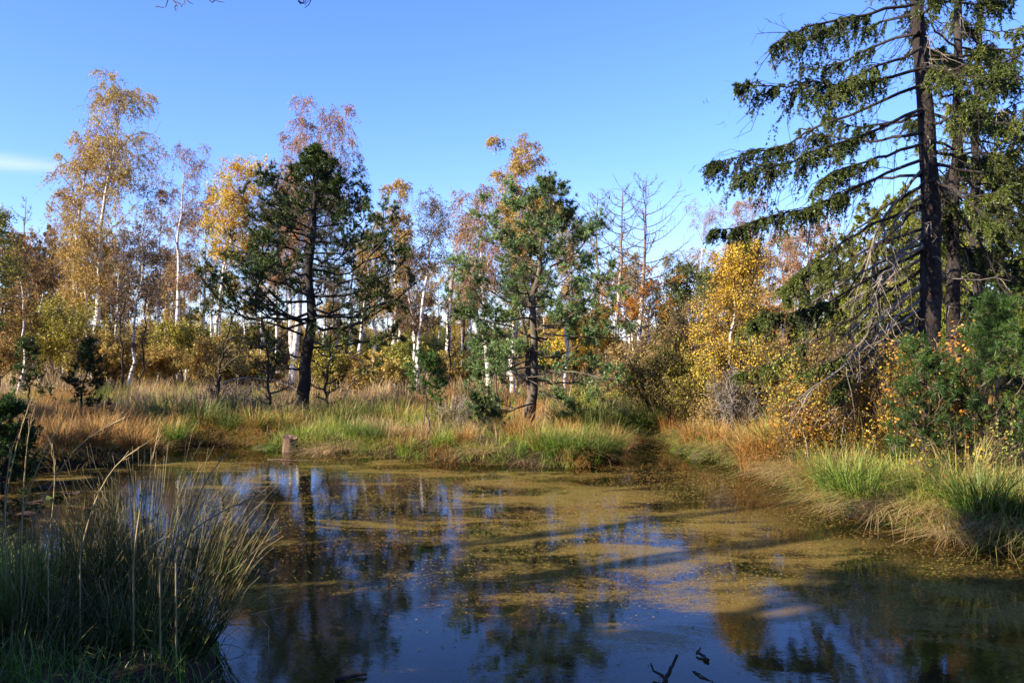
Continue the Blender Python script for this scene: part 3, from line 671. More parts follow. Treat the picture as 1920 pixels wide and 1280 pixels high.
# saplings in the bank
pine('young_pine', 'small pale green pine sapling on a thin bare stem between the two large pines', on(803, 15.2), tp(799, 672, 15.2), 31,
     lambda u: np.interp(u, [0, .3, 1], [1, .9, .15]), .34, cs=.48, r0=.022, limbs=12, subs=4, fine=4, per=3, m=9, leaf='pine_young', bark='pinebark', split=False, nl=.06, nw=.011, mid=(.02, 0))
pine('young_pine', 'small dark bushy pine standing in the dry grass at the left edge', on(52, 20.5), tp(52, 640, 20.5), 32,
     lambda u: np.interp(u, [0, .3, 1], [1, .9, .2]), .40, cs=.12, r0=.03, limbs=12, subs=4, fine=4, per=3, m=9, leaf='pine_dark', bark='darkbark', split=False, up=.5)
pine('young_pine', 'thin dark pine sapling with a few green side shoots above the rusty left bank', on(155, 17.5), tp(165, 640, 17.5), 33,
     lambda u: np.interp(u, [0, .3, .6, 1], [1, .55, .3, .15]), .62, cs=.12, r0=.026, limbs=11, subs=4, fine=4, per=3, m=12, leaf='pine_dark', bark='darkbark', split=False, up=.25)
pine('young_pine', 'fresh green young pine at the left edge just above the water', on(8, 11.6)+np.array([-.1, 0, .0]), tp(22, 778, 11.4), 34,
     lambda u: np.interp(u, [0, .4, 1], [1, .8, .3]), .42, cs=.1, r0=.025, limbs=18, subs=6, fine=4, per=3, m=9, leaf='pine_young', split=False, up=.5)
pine('young_pine', 'low green pine shoot lying in the grass left of the twin stemmed pine', on(905, 16.4), tp(893, 752, 16.3), 35,
     lambda u: np.interp(u, [0, 1], [1, .5]), .40, cs=.1, r0=.02, limbs=5, subs=4, fine=4, per=3, m=9, leaf='pine_young', split=False, up=.1)
pine('young_pine', 'dense bright green young pine in front of the thick spruce trunk', on(1728, 10.6), tp(1722, 668, 10.6), 36,
     lambda u: np.interp(u, [0, .25, .6, 1], [.9, 1, .7, .3]), .50, cs=.08, r0=.035, limbs=20, subs=5, fine=4, per=3, m=13, leaf='pine_young', split=True, up=.45, nl=.065, nw=.0055)
pine('young_pine', 'taller dense young pine at the right edge beside the thick spruce', on(1868, 10.4), tp(1872, 585, 10.4), 37,
     lambda u: np.interp(u, [0, .25, .6, 1], [.8, 1, .8, .2]), .60, cs=.12, r0=.045, limbs=26, subs=6, fine=4, per=3, m=12, leaf='pine_young', split=True, up=.55, nl=.065, nw=.0055)

# the tall spruces on the right bank
D1 = 12.6
h = lambda pts: [tp(px, py, D1+dd) for px, py, dd in pts]
hero1 = [
 (h([(1728, 4, 0), (1600, 28, -.6), (1500, 55, -1.0), (1455, 85, -1.2)]), .25, .45, 1.3),
 (h([(1728, 60, 0), (1640, 85, .4), (1560, 125, .8), (1500, 130, 1.0)]), .3, .45, 1.0),
 (h([(1728, 128, 0), (1620, 158, -.4), (1500, 160, -.9), (1380, 160, -1.2)]), .2, .50, 1.3),
 (h([(1728, 160, 0), (1600, 205, .2), (1490, 262, .5), (1400, 295, .7), (1330, 305, .8)]), .5, .42, 1.3),
 (h([(1728, 205, 0), (1630, 245, -.5), (1530, 285, -1.0), (1440, 318, -1.2), (1395, 325, -1.3)]), .22, .42, 1.3),
 (h([(1728, 250, 0), (1640, 262, .7), (1560, 262, 1.3), (1500, 240, 1.6)]), .4, .35, .9),
 (h([(1728, 300, 0), (1640, 335, -.6), (1560, 370, -1.0), (1460, 410, -1.2), (1338, 432, -1.4)]), .35, .30, 1.3),
 (h([(1728, 350, 0), (1650, 395, .5), (1590, 440, .9), (1540, 500, 1.2)]), .6, .28, .8),
 (h([(1728, 385, 0), (1640, 420, -.7), (1550, 470, -1.1), (1470, 545, -1.4)]), .72, .28, 1.0),
 (h([(1728, 430, 0), (1640, 455, .6), (1570, 500, 1.1), (1515, 560, 1.4)]), .5, .26, .8),
 (h([(1728, 470, 0), (1620, 530, -.8), (1520, 585, -1.2), (1400, 600, -1.5)]), .55, .30, 1.1),
 (h([(1728, 505, 0), (1640, 560, .2), (1560, 625, .4), (1480, 665, .5), (1385, 700, .6)]), .62, .26, 1.0),
 (h([(1728, 560, 0), (1650, 620, -.6), (1570, 700, -1.1), (1455, 775, -1.6)]), 1, .1, 0),
 (h([(1728, 540, 0), (1640, 610, .5), (1560, 690, .9), (1475, 745, 1.1)]), 1, .1, 0),
 (h([(1728, 590, 0), (1660, 640, -.2), (1600, 655, -.4), (1500, 700, -.5)]), .7, .2, .5),
 (h([(1726, 20, 0), (1660, 40, 1.0), (1590, 60, 1.6), (1530, 50, 2.1)]), .3, .4, 1.0), (h([(1727, 90, 0), (1670, 120, -.6), (1600, 140, -1.1), (1540, 185, -1.4)]), .35, .35, 1.0), (h([(1727, 215, 0), (1660, 235, .9), (1600, 240, 1.5), (1540, 215, 1.9)]), .35, .35, .9),
 (h([(1727, 270, 0), (1650, 300, -.8), (1590, 310, -1.2), (1530, 345, -1.5)]), .4, .3, .9), (h([(1728, 330, 0), (1660, 330, .9), (1590, 350, 1.5), (1560, 372, 1.8)]), .4, .3, .8),
 (h([(1728, 320, 0), (1660, 400, .3), (1620, 500, .5), (1600, 590, .6)]), 1, .1, 0),
 (h([(1728, 440, 0), (1670, 500, -.4), (1620, 600, -.7), (1570, 640, -.9)]), 1, .1, 0),
 (h([(1728, 390, 0), (1650, 450, .9), (1600, 540, 1.3), (1530, 600, 1.7)]), .8, .2, .4),
 (h([(1728, 620, 0), (1650, 650, .6), (1590, 690, 1.0), (1520, 690, 1.2)]), .6, .22, .6),
 (h([(1740, 340, -.1), (1790, 350, -.9), (1830, 395, -1.4), (1875, 420, -1.9)]), .5, .3, .8),
 (h([(1735, 120, -.1), (1760, 126, -.9), (1800, 150, -1.4)]), .1, .3, 1.0),
]
rb_ = R(77)
for j in range(13):                                            # the fan of bare dead boughs low on the left side
    y0 = rb_.uniform(330, 650); L = rb_.uniform(120, 270); a_ = rb_.uniform(.45, .95); dd = rb_.uniform(-1.3, 1.3); s_ = 1728-L*math.cos(a_); e_ = y0+L*math.sin(a_)
    hero1.append((h([(1730, y0, 0), (1730-.35*L*math.cos(a_), y0+.28*L*math.sin(a_), dd*.4), (1730-.7*L*math.cos(a_), y0+.66*L*math.sin(a_), dd*.75), (s_, e_, dd)]), .75, .16, rb_.choice([0, 0, .5])))
B = on(1742, D1)
spruce('spruce_tree', 'thickest of the tall old spruces on the right bank, with long drooping bare boughs', B, tp(1706, -560, D1+.3), 41, .18, 2.3, hero=hero1,
       limbs=46, cs=.34, leaf='spruce', f0=.42, bl=.40, dens=.85, nl=.040, nw=.0105, mult=7, ndt=7, azrange=(-1.9, 1.5), dead=34, el0=-.3)
h2 = lambda pts: [tp(px, py, 13.9+dd) for px, py, dd in pts]
hero2 = [(h2([(1800, 60, 0), (1850, 90, -.6), (1900, 150, -1.2)]), .3, .4, 1), (h2([(1798, 100, 0), (1740, 40, -.3), (1700, 20, -.6)]), .5, .3, .7),
 (h2([(1797, 240, 0), (1850, 280, -.5), (1930, 360, -.8)]), .5, .35, .9), (h2([(1795, 330, 0), (1850, 370, -.8), (1950, 420, -1.4)]), .35, .4, 1.1),
 (h2([(1795, 400, 0), (1840, 450, -.8), (1880, 540, -1.3), (1925, 590, -1.6)]), .7, .3, .7), (h2([(1793, 440, 0), (1830, 520, .2), (1850, 600, .4)]), 1, .1, 0),
 (h2([(1796, 180, 0), (1830, 250, .3), (1870, 380, .5)]), 1, .1, 0), (h2([(1796, 130, 0), (1840, 150, -.4), (1890, 230, -.8)]), 1, .1, 0)]
spruce('spruce_tree', 'slimmer tall spruce just right of the thickest trunk, its grey stem half lit', on(1783, 13.9), tp(1812, -420, 14.0), 42, .13, 1.7, hero=hero2,
       limbs=36, cs=.25, leaf='spruce', f0=.35, bl=.38, dens=1.0, ndt=8, nl=.042, nw=.010, azrange=(-2.3, 2.0), dead=26, el0=-.3)
spruce('spruce_tree', 'twiggy spruce at the right edge behind the two tall trunks', on(1838, 16.5), tp(1842, -200, 16.5), 43, .13, 1.9,
       limbs=48, cs=.12, leaf='spruce_lit', f0=.28, bl=.40, dens=.65, nl=.045, nw=.011, dead=20, el0=-.3, split=False)
spruce('spruce_tree', 'dense spruce cut by the right edge of the picture', on(1960, 14.5), tp(1965, -150, 14.5), 44, .15, 2.0,
       limbs=46, cs=.08, leaf='spruce', f0=.25, bl=.42, dens=.5, nl=.055, nw=.014, dead=20, el0=-.25, split=False)
# olive spruces behind them
ol = [(1640, 21.0, 385, 2.3, 'sunlit olive green spruce filling the gap left of the thick trunk'),
  (1765, 22.5, 320, 2.4, 'sunlit olive green spruce seen between the two tall dark trunks'),
  (1880, 20.5, 290, 2.4, 'sunlit olive green spruce behind the young pine at the right edge'),
  (1560, 26.0, 450, 2.1, 'smallest of the sunlit olive spruces, behind the tips of the bare boughs'),
  (1700, 27.0, 360, 2.4, 'olive spruce standing farther back behind the thick trunk'),
  (2010, 19.0, 200, 2.6, 'olive green spruce just beyond the right edge')]
op = []
for i, (px, d, ty, W, lab) in enumerate(ol):
    b0 = on(px, d); t0 = tp(px+10, ty, d)
    if i < 2:
        op.append((spruce('spruce_tree', lab, b0, t0, 50+i, .12, W, limbs=66, cs=.05, leaf='spruce_lit', f0=.12, bl=.42, dens=.38, dead=0, el0=-.25, split=False, nl=.075, nw=.020, mult=6, prof=lambda u: (1.03-u)**.6), t0[2]-b0[2], W))
    else:
        if i == 2: CM0 = child_map()
        s_, hh, w0 = op[i % 2]; o = copy_tree(s_, CM0); o.location = b0; o.rotation_euler = (0, 0, 1.3*i); o.scale = (W/w0, W/w0, (t0[2]-b0[2])/hh); o['label'] = lab

# ================================================================== birches and other broadleaves
bl = broadleaf
bl('birch_tree', 'tallest birch at the left, thin golden leaves high above the olive bush', on(180, 36), tp(238, 138, 36), 'gold', 61, W=1.95, cs=.30, r0=.16, limbs=46, subs=7, twigs=9, lpt=6, lsize=.075, keep=(.25, .9), mid=(-.5, 0), droop=1.0)
bl('birch_tree', 'white stemmed birch with a golden crown, just left of the tallest birch', on(143, 38), tp(168, 222, 38), 'gold', 62, W=1.35, cs=.33, r0=.14, limbs=34, subs=6, twigs=9, lpt=6, lsize=.075, keep=(.3, .9), mid=(-.3, 0), second=(-.45, .4, 6.5))
bl('birch_tree', 'leaning slim birch with dark withered leaves, right of the tallest birch', on(240, 24), tp(278, 330, 24), 'darkleaf', 63, W=.65, cs=.42, r0=.055, limbs=26, subs=6, twigs=6, lpt=3, lsize=.05, keep=(.05, .8), mid=(-.1, 0), droop=.35, twigm='twig')
bl('birch_tree', 'almost leafless birch with pinkish twigs left of the yellow crown', on(335, 35), tp(352, 245, 35), 'pink', 64, W=1.1, cs=.36, r0=.12, limbs=30, subs=7, twigs=8, lpt=3, lsize=.06, keep=(.05, .7), mid=(-.1, 0))
bl('birch_tree', 'rusty brown birch behind the almost leafless one', on(325, 40), tp(335, 400, 40), 'gold', 65, W=.95, cs=.25, r0=.09, limbs=24, subs=6, twigs=7, lpt=4, lsize=.07, keep=(.15, .7), droop=.5)
bl('birch_tree', 'birch with a bright yellow upper crown left of the dark pine', on(400, 33), tp(462, 285, 33), 'yellow', 66, W=1.2, cs=.5, r0=.11, limbs=34, subs=7, twigs=7, lpt=4, lsize=.075, keep=(.05, .9), mid=(-.3, 0), droop=.2, second=(.5, .5, 7.2))
bl('birch_tree', 'tall birch with drooping rusty twigs rising behind the dark pine', on(548, 33), tp(607, 160, 33), 'pink', 67, W=1.55, cs=.42, r0=.15, limbs=42, subs=7, twigs=10, lpt=5, lsize=.065, keep=(.3, .9), mid=(-.2, 0), droop=1.25, second=(-.1, .4, 8.3))
bl('birch_tree', 'narrow golden birch to the right of the dark pine', on(731, 31), tp(745, 310, 31), 'gold', 68, W=.85, cs=.3, r0=.10, limbs=30, subs=6, twigs=8, lpt=6, lsize=.07, keep=(.3, .95), droop=1.1)
bl('birch_tree', 'open birch with dark scattered leaves between the two large pines', on(784, 29), tp(822, 358, 29), 'darkleaf', 69, W=1.0, cs=.28, r0=.085, limbs=30, subs=6, twigs=6, lpt=4, lsize=.055, keep=(.3, .9), mid=(-.25, 0), droop=.3, twigm='twig', second=(-.45, .3, 4.6))
bl('birch_tree', 'tall birch with a dense golden top rising behind the bright pine', on(955, 36), tp(958, 232, 36), 'gold', 70, W=1.3, cs=.42, r0=.14, limbs=40, subs=7, twigs=9, lpt=7, lsize=.08, keep=(.3, 1.0), droop=.9, mid=(.35, 0), second=(1.2, .4, 7.6))
bl('birch_tree', 'thinly leaved birch with hanging twigs left of the bright pine', on(918, 27), tp(893, 330, 27), 'pink', 71, W=.95, cs=.38, r0=.10, limbs=28, subs=6, twigs=9, lpt=4, lsize=.06, keep=(.2, .8), droop=1.2)
bl('birch_tree', 'birch mostly hidden by the bright pine, white stem showing right of its trunk', on(1060, 28), tp(1078, 380, 28), 'gold', 72, W=.9, cs=.4, r0=.09, limbs=24, subs=6, twigs=7, lpt=4, lsize=.06, keep=(.2, .8))
bl('birch_tree', 'bare greyish birch standing far off between the larches and the yellow birch', on(1305, 42), tp(1322, 372, 42), 'pink', 73, W=1.25, cs=.35, r0=.10, limbs=32, subs=7, twigs=9, lpt=1, lsize=.05, keep=(0, .5), droop=.6)
bl('birch_tree', 'far birch with a reddish bare top behind the yellow birch', on(1400, 42), tp(1405, 358, 42), 'pink', 74, W=1.2, cs=.35, r0=.10, limbs=32, subs=7, twigs=9, lpt=4, lsize=.06, keep=(.1, .7), droop=.8)
bl('birch_tree', 'low conical birch ablaze with yellow and orange leaves on the right bank', on(1368, 16.2), tp(1402, 438, 16.4), 'yellow', 75, W=.74, cs=.18, r0=.055, limbs=56, subs=8, twigs=7, lpt=5, lsize=.048, keep=(.40, .6), mid=(-.12, 0), droop=.3, prof=lambda u: np.interp(u, [0, .25, .6, 1], [.75, 1.0, .75, .15]), twigm='twig')
bl('birch_tree', 'white birch stem showing between the drooping spruce boughs', on(1500, 24), tp(1520, 410, 24), 'pink', 76, W=.9, cs=.45, r0=.085, limbs=22, subs=6, twigs=7, lpt=3, lsize=.06, keep=(.1, .7), droop=.6)
bl('birch_tree', 'slender pale birch stem right of the yellow birch', on(1426, 19.5), tp(1432, 560, 19.5), 'orange', 77, W=.5, cs=.4, r0=.03, limbs=16, subs=5, twigs=6, lpt=4, lsize=.05, keep=(.2, .8), droop=.3)
bl('birch_tree', 'leafless white birch in front of the larches, forked low', on(1182, 34), tp(1183, 500, 34), None, 78, W=.6, cs=.55, r0=.085, limbs=14, subs=5, twigs=5, lpt=1, keep=(0, 0), droop=.4) if False else None
for i, (px, tx, ty, d, lf, lab) in enumerate([
  (652, 662, 430, 34, 'gold', 'slender birch stem right behind the dark pine, left of a pair'),
  (672, 690, 440, 32, 'gold', 'leaning slender birch stem right behind the dark pine, right of a pair'),
  (612, 618, 470, 36, 'gold', 'thin birch stem close behind the right side of the dark pine trunk'),
  (492, 490, 430, 33, 'gold', 'thin birch stem seen under the left boughs of the dark pine'),
  (400, 405, 440, 36, 'olive', 'white stem behind the left tip of the lowest pine bough'),
  (880, 884, 470, 37, 'gold', 'thin birch stem just left of the bright pine'),
  (1188, 1184, 500, 34, 'gold', 'white birch stem left of the larch with the orange band'),
  (742, 760, 470, 33, 'gold', 'thin leaning birch stem beside the narrow golden birch'),
  (960, 962, 470, 27, 'gold', 'straight white birch stem seen through the left boughs of the bright pine'),
  (62, 92, 430, 34, 'brown', 'leaning birch with a pale stem at the far left'),
  (34, 46, 440, 24, 'brown', 'thin upright birch stem at the left edge with brown leaves'),
  (1215, 1222, 520, 40, 'brown', 'thin far birch stem just right of the larches'),
  (1398, 1390, 520, 30, 'gold', 'thin birch stem inside the glow of the yellow birch'),
  (215, 222, 460, 30, 'brown', 'thin dark birch behind the tallest birch'),
  (775, 780, 480, 31, 'gold', 'thin birch stem left of the birch with dark scattered leaves')]):
    bl('birch_tree', lab, on(px, d), tp(tx, ty, d), lf, 90+i, W=.75, cs=.50, r0=.085 if d > 26 else .045, limbs=18, subs=5, twigs=7, lpt=4, lsize=.07, keep=(.15, .8), droop=.7)
bl('alder_tree', 'small dark leaning alder left of the dark pine, forked near the ground', on(402, 19.5), tp(436, 560, 19.5), 'olive', 110, W=.75, cs=.18, r0=.055, limbs=14, subs=5, twigs=5, lpt=2, lsize=.05, keep=(.1, .6), droop=.1, barkm='darkbark', twigm='twig')
bl('alder_tree', 'thin dark sapling with withered leaves left of the leaning birch', on(228, 23), tp(262, 400, 23), 'darkleaf', 111, W=.5, cs=.3, r0=.035, limbs=20, subs=5, twigs=5, lpt=2, lsize=.05, keep=(.2, .8), droop=.1, barkm='darkbark', twigm='twig', mid=(-.1, 0))
bl('alder_tree', 'thin dark twin sapling right of the leaning birch', on(262, 24), tp(290, 440, 24), 'darkleaf', 112, W=.45, cs=.3, r0=.03, limbs=18, subs=5, twigs=5, lpt=2, lsize=.05, keep=(.2, .8), droop=.1, barkm='darkbark', twigm='twig')
bl('birch_tree', 'leafy birch with green and amber leaves cut by the left edge', on(-50, 22), tp(-32, 385, 22), 'lime', 113, W=.85, cs=.25, r0=.08, limbs=34, subs=7, twigs=7, lpt=6, lsize=.06, keep=(.3, .9), droop=.3, twigm='twig')
bl('aspen_tree', 'reddish brown tree at the left edge below the amber crown', on(-8, 26), tp(10, 470, 26), 'brown', 114, W=1.3, cs=.1, r0=.07, limbs=34, subs=7, twigs=7, lpt=6, lsize=.07, keep=(.4, .8), droop=.2, barkm='darkbark', twigm='twig')
bl('aspen_tree', 'grey green leafy tree in front of the bare far birch', on(1275, 33), tp(1290, 500, 33), 'green', 115, W=1.2, cs=.15, r0=.07, limbs=30, subs=6, twigs=7, lpt=6, lsize=.09, keep=(.3, .8), droop=.2, barkm='darkbark', twigm='twig')
bl('aspen_tree', 'grey green leafy tree behind the left side of the yellow birch', on(1335, 30), tp(1350, 520, 30), 'green', 116, W=1.0, cs=.15, r0=.06, limbs=28, subs=6, twigs=7, lpt=6, lsize=.09, keep=(.3, .8), droop=.2, barkm='darkbark', twigm='twig')

for i, (px, tx, ty, d, lf, W, lab) in enumerate([
  (120, 126, 330, 40, 'pink', .8, 'thin leafed birch left of the two golden ones, its crown low'),
  (298, 305, 330, 37, 'pink', .8, 'slim rusty birch between the tallest and the almost leafless birch'),
  (375, 384, 330, 38, 'pink', .8, 'slim rusty birch left of the yellow crown'),
  (520, 523, 262, 36, 'pink', .9, 'rusty drooping birch showing left of the dark pine top'),
  (700, 706, 400, 36, 'gold', .7, 'short gold topped birch close to the right side of the dark pine'),
  (905, 880, 345, 38, 'gold', .9, 'far gold birch left of the tall one behind the bright pine'),
  (1270, 1262, 470, 38, 'olive', .8, 'thin olive birch right of the larches'),
  (1470, 1462, 420, 38, 'pink', .9, 'thin far birch between the yellow birch and the spruce boughs')]):
    bl('birch_tree', lab, on(px, d), tp(tx, ty, d), lf, 300+i, W=W, cs=.35, r0=.085, limbs=26, subs=6, twigs=7, lpt=4, lsize=.065, keep=(.15, .7), droop=.9)
# larches
larch('larch_tree', 'tallest bare larch with a band of orange needles, right of the bright pine', on(1196, 33), tp(1213, 333, 33), 121, 1.9, r0=.12, limbs=44, cs=.22, leafband=(.30, .52))
larch('larch_tree', 'middle one of the three bare larches, white stemmed and leaning', on(1143, 32), tp(1168, 350, 32), 122, 1.6, r0=.11, limbs=38, cs=.30, leafband=(.30, .45))
larch('larch_tree', 'leftmost of the three bare larches, partly behind the pine boughs', on(1124, 34), tp(1120, 360, 34), 123, 1.4, r0=.10, limbs=36, cs=.3, bark='greytwig')
larch('larch_tree', 'small bare larch standing behind the drooping spruce boughs', on(1516, 28), tp(1522, 400, 28), 124, .95, r0=.07, limbs=26, cs=.3, leafband=(.5, .9), leaf='pink', bark='greytwig')
larch('larch_tree', 'dead bare larch rising at the far left', on(38, 40), tp(50, 368, 40), 125, .85, r0=.09, limbs=24, cs=.3, bark='greytwig')
# dead saplings
for i, (px, tx, ty, d, W, lab) in enumerate([
   (505, 512, 560, 19.3, .62, 'dead dark sapling with level bare twigs left of the pine trunk'),
   (615, 619, 600, 20, .45, 'dead dark sapling with level bare twigs right of the pine trunk'),
   (842, 838, 520, 30, .35, 'bare dark pole close to the broken birch snag'),
   (1245, 1248, 500, 44, .5, 'thin bare far sapling left of the grey green trees'),
   (1228, 1230, 530, 46, .5, 'thin bare far sapling right behind the larches'),
   (872, 876, 430, 38, .45, 'thin bare spruce pole rising left of the bright pine')]):
    larch('dead_sapling', lab, on(px, d), tp(tx, ty, d), 130+i, W, r0=.035 if d < 25 else .05, limbs=22, cs=.08, bark='darkbark')
for i, (px, tx, ty, d, r, lab) in enumerate([(932, 930, 600, 17.5, .028, 'thin reddish dead stem left of the twin stemmed pine'), (922, 922, 690, 17.3, .02, 'short dark dead stem beside the reddish one'), (1068, 1075, 690, 20, .022, 'pale thin dead pole right of the bright pine'),
     (1160, 1160, 560, 40, .05, 'thin pole behind the middle larch')]):
    b0 = on(px, d); t_ = tp(tx, ty, d)-b0; rt = thing('dead_sapling', lab, 'dead tree', b0)
    P = trunk_line(t_, None, 10, .02, 140+i); P[0, 2] -= .2; mb = MB(); mb.tubes(P, r*np.linspace(1, .5, 10), 6); mb.obj('trunk', MAT['oldwood' if i == 0 else 'greytwig'], rt)
    Y, _, _, _ = shoots(P[None], 8, .2, 1, .3, .8, .1, 4, R(i), wob=.1); mb = MB(); mb.tubes(Y, rad(len(Y), 4, .006, .5), 3); mb.obj('twigs', MAT['greytwig'], rt, stuff=True)
# broken birch snag
b0 = on(836, 31); rt = thing('birch_snag', 'broken off dead birch trunk with a splintered top between the pines', 'dead tree', b0)
P = trunk_line(tp(850, 503, 31)-b0, (-.05, 0), 12, .02, 150); P[0, 2] -= .2; mb = MB(); mb.tubes(P, .12*np.linspace(1, .55, 12), 8, 0); mb.T[0] = np.repeat(np.r_[np.zeros(8), [.3, .6, .8, .9]], 8); mb.obj('trunk', MAT['birch'], rt)
sp = np.array([[P[-1]+np.array([a, 0, -.05]), P[-1]+np.array([a*1.3, 0, .12]), P[-1]+np.array([a*1.2, 0, hh])] for a, hh in ((-.04, .32), (.03, .2), (.0, .12))]); mb = MB(); mb.tubes(sp, rad(3, 3, .03, .15), 4); mb.obj('splinters', MAT['oldwood'], rt)
Y, _, _, _ = shoots(P[None], 7, .3, 1, .8, .7, .3, 5, R(8), wob=.08); mb = MB(); mb.tubes(Y, rad(len(Y), 5, .014, .4), 3); mb.obj('broken_branches', MAT['greytwig'], rt, stuff=True)

# ================================================================== shrubs
for i, (px, d, W, H, lf, st, tw, lp, ls, lab) in enumerate([
   (105, 30, 1.75, 2.9, 'olive', 44, 10, 12, .055, 'rounded olive willow bush at the left below the birches'),
   (345, 32, 1.6, 2.1, 'olive', 40, 10, 12, .06, 'olive bush behind the slim birches, right of the rounded one'),
   (195, 27, 1.0, 1.8, 'gold', 26, 8, 10, .06, 'amber leaved bush between the two olive ones'),
   (280, 30, 1.2, 1.6, 'gold', 30, 8, 10, .06, 'golden brown bush behind the slim dark saplings'),
   (1255, 17.5, .95, 1.5, 'olive', 60, 9, 7, .03, 'olive brown twiggy willow shrub at the head of the inlet'),
   (1300, 20.5, 1.2, 2.3, 'russet', 55, 9, 8, .035, 'taller russet shrub behind the willow at the inlet'),
   (1340, 16.6, .6, .8, 'russet', 30, 8, 4, .03, 'low grey twiggy shrub at the foot of the yellow birch'),
   (1450, 19.5, .9, 1.7, 'russet', 50, 9, 7, .035, 'russet shrub right of the yellow birch'),
   (1550, 16.5, 1.0, 1.6, 'russet', 46, 9, 7, .035, 'russet shrub below the bare spruce boughs'),
   (1510, 12.4, .55, 1.2, 'amber', 20, 6, 5, .032, 'orange leaved sapling on the right bank beneath the long bare bough'),
   (1480, 12.9, .35, 1.5, 'lime', 12, 6, 6, .036, 'pale green leaved shoot left of the orange sapling'),
   (1590, 12.4, .75, 1.3, 'amber', 28, 7, 5, .030, 'orange brown bush between the orange sapling and the young pine'),
   (1660, 12.0, .6, 1.6, 'amber', 22, 6, 4, .034, 'amber bush crowding the left side of the young pine'),
   (1765, 10.9, .5, 1.9, 'orange', 18, 6, 5, .036, 'orange leaves around the foot of the thick spruce trunk'),
   (1815, 10.0, .5, .8, 'lime', 14, 4, 4, .034, 'pale leaved bush between the two young pines'),
   (1750, 9.9, .35, .6, 'yellow', 8, 4, 3, .04, 'few large yellow leaves below the young pine'),
   (700, 27, 1.0, 1.2, 'gold', 30, 8, 9, .06, 'golden bush behind the right side of the dark pine'),
   (760, 30, 1.0, 1.5, 'lime', 28, 8, 9, .06, 'yellow green bush at the foot of the golden birch'),
   (620, 29, 1.2, 1.5, 'olive', 30, 8, 9, .06, 'olive bush behind the pine trunk, on its right'),
   (470, 29, 1.1, 1.3, 'gold', 30, 8, 9, .06, 'golden bush under the left boughs of the dark pine'),
   (400, 27, .9, 1.5, 'gold', 30, 8, 9, .05, 'dull gold bush behind the leaning alder'),
   (1095, 30, 1.2, 2.7, 'yellow', 30, 8, 9, .06, 'bright yellow bush right of the bright pine trunk'),
   (880, 31, 1.2, 1.4, 'gold', 30, 8, 8, .06, 'golden undergrowth left of the bright pine'),
   (1190, 26, 1.3, 1.5, 'russet', 36, 9, 6, .05, 'reddish twiggy shrub at the foot of the larches'),
   (1110, 21, .8, .6, 'lime', 20, 6, 7, .04, 'low green bramble in the dry grass right of the bright pine'),
   (860, 17.0, .7, .62, None, 40, 6, 0, .04, 'tangle of bare grey twigs left of the twin stemmed pine'),
   (430, 20.0, .9, .8, None, 30, 6, 0, .04, 'tangle of bare twigs at the foot of the leaning alder'),
   (1375, 15.8, .45, 1.2, None, 30, 6, 0, .03, 'bare dark stems clustered round the yellow birch')]):
    bush('shrub', lab, on(px, d), W, H, 160+i, lf, st, tw, lp, ls, bark='greytwig' if lf in (None, 'heather') else 'twig', sr=.012 if d > 13 else .008)

# the far wood: rows of trees and undergrowth closing the meadow, copied from a few kinds
cm = None
far_kinds = []
def far_proto(kind, fn): far_kinds.append((kind, fn))
rngf = R(500)
FAR = [
 # kind, leaf, W, H, label
 ('rust', 'russet', 1.7, 3.6, 'russet undergrowth tree in the far wood behind the meadow'),
 ('gold', 'gold', 1.7, 3.9, 'dull golden undergrowth tree in the far wood behind the meadow'),
 ('olive', 'olive', 1.8, 3.8, 'olive undergrowth tree in the far wood behind the meadow'),
 ('green', 'lime', 1.6, 3.4, 'dark green undergrowth tree in the far wood behind the meadow'),
]
protos = {}
for i, (k, lf, W, H, lab) in enumerate(FAR):
    protos[k] = bush('undergrowth_tree', lab, (0, 60, .4), W, H*.64, 520+i, lf, 34, 7, 10, .075, group='undergrowth trees of the far wood', cat='tree', keep=(.5, .7), sr=.02)
protos['bare'] = larch('bare_tree', 'thin bare tree in the far wood behind the meadow', (0, 62, .4), (.2, 62, 7.4), 530, .9, r0=.06, limbs=28, cs=.2, bark='greytwig', group='bare trees of the far wood')
protos['pine'] = pine('far_pine', 'dark high crowned pine in the far wood', (0, 62, .4), (.3, 62, 9.5), 531, lambda u: np.interp(u, [0, .4, 1], [.7, 1, .3]), 1.7, cs=.45, r0=.14, limbs=22, subs=6, fine=4, per=2, m=6, nl=.16, nw=.05, leaf='far_con', split=False, group='pines of the far wood')
protos['spruce'] = spruce('far_spruce', 'dark pointed spruce in the far wood', (0, 62, .4), (0, 62, 10.0), 532, .13, 1.9, limbs=46, cs=.12, leaf='far_con', f0=.1, bl=.5, dens=.35, dead=0, split=False, nl=.14, nw=.05, prof=lambda u: (1.03-u)**.8, group='spruces of the far wood')
protos['thinbirch'] = broadleaf('far_birch', 'thin far birch in the far wood', (0, 55, .4), (.4, 55, 8.0), 'gold', 533, W=.9, cs=.4, r0=.07, limbs=22, subs=5, twigs=6, lpt=4, lsize=.1, keep=(.2, .8), group='thin birches of the far wood')
CM = child_map()
used = set()
WHERE = [(0, 'past the left edge'), (140, 'behind the reddish tree at the left edge'), (330, 'behind the tallest birch at the left'), (480, 'behind the yellow topped birch'), (600, 'behind the trunk of the dark pine'), (760, 'behind the right half of the dark pine'), (870, 'in the gap between the two large pines'),
  (1050, 'behind the bright pine'), (1240, 'behind the larches'), (1330, 'behind the grey green trees'), (1480, 'behind the yellow birch'), (1720, 'behind the drooping spruce boughs'), (1921, 'behind the spruce trunks at the right'), (9e9, 'past the right edge')]
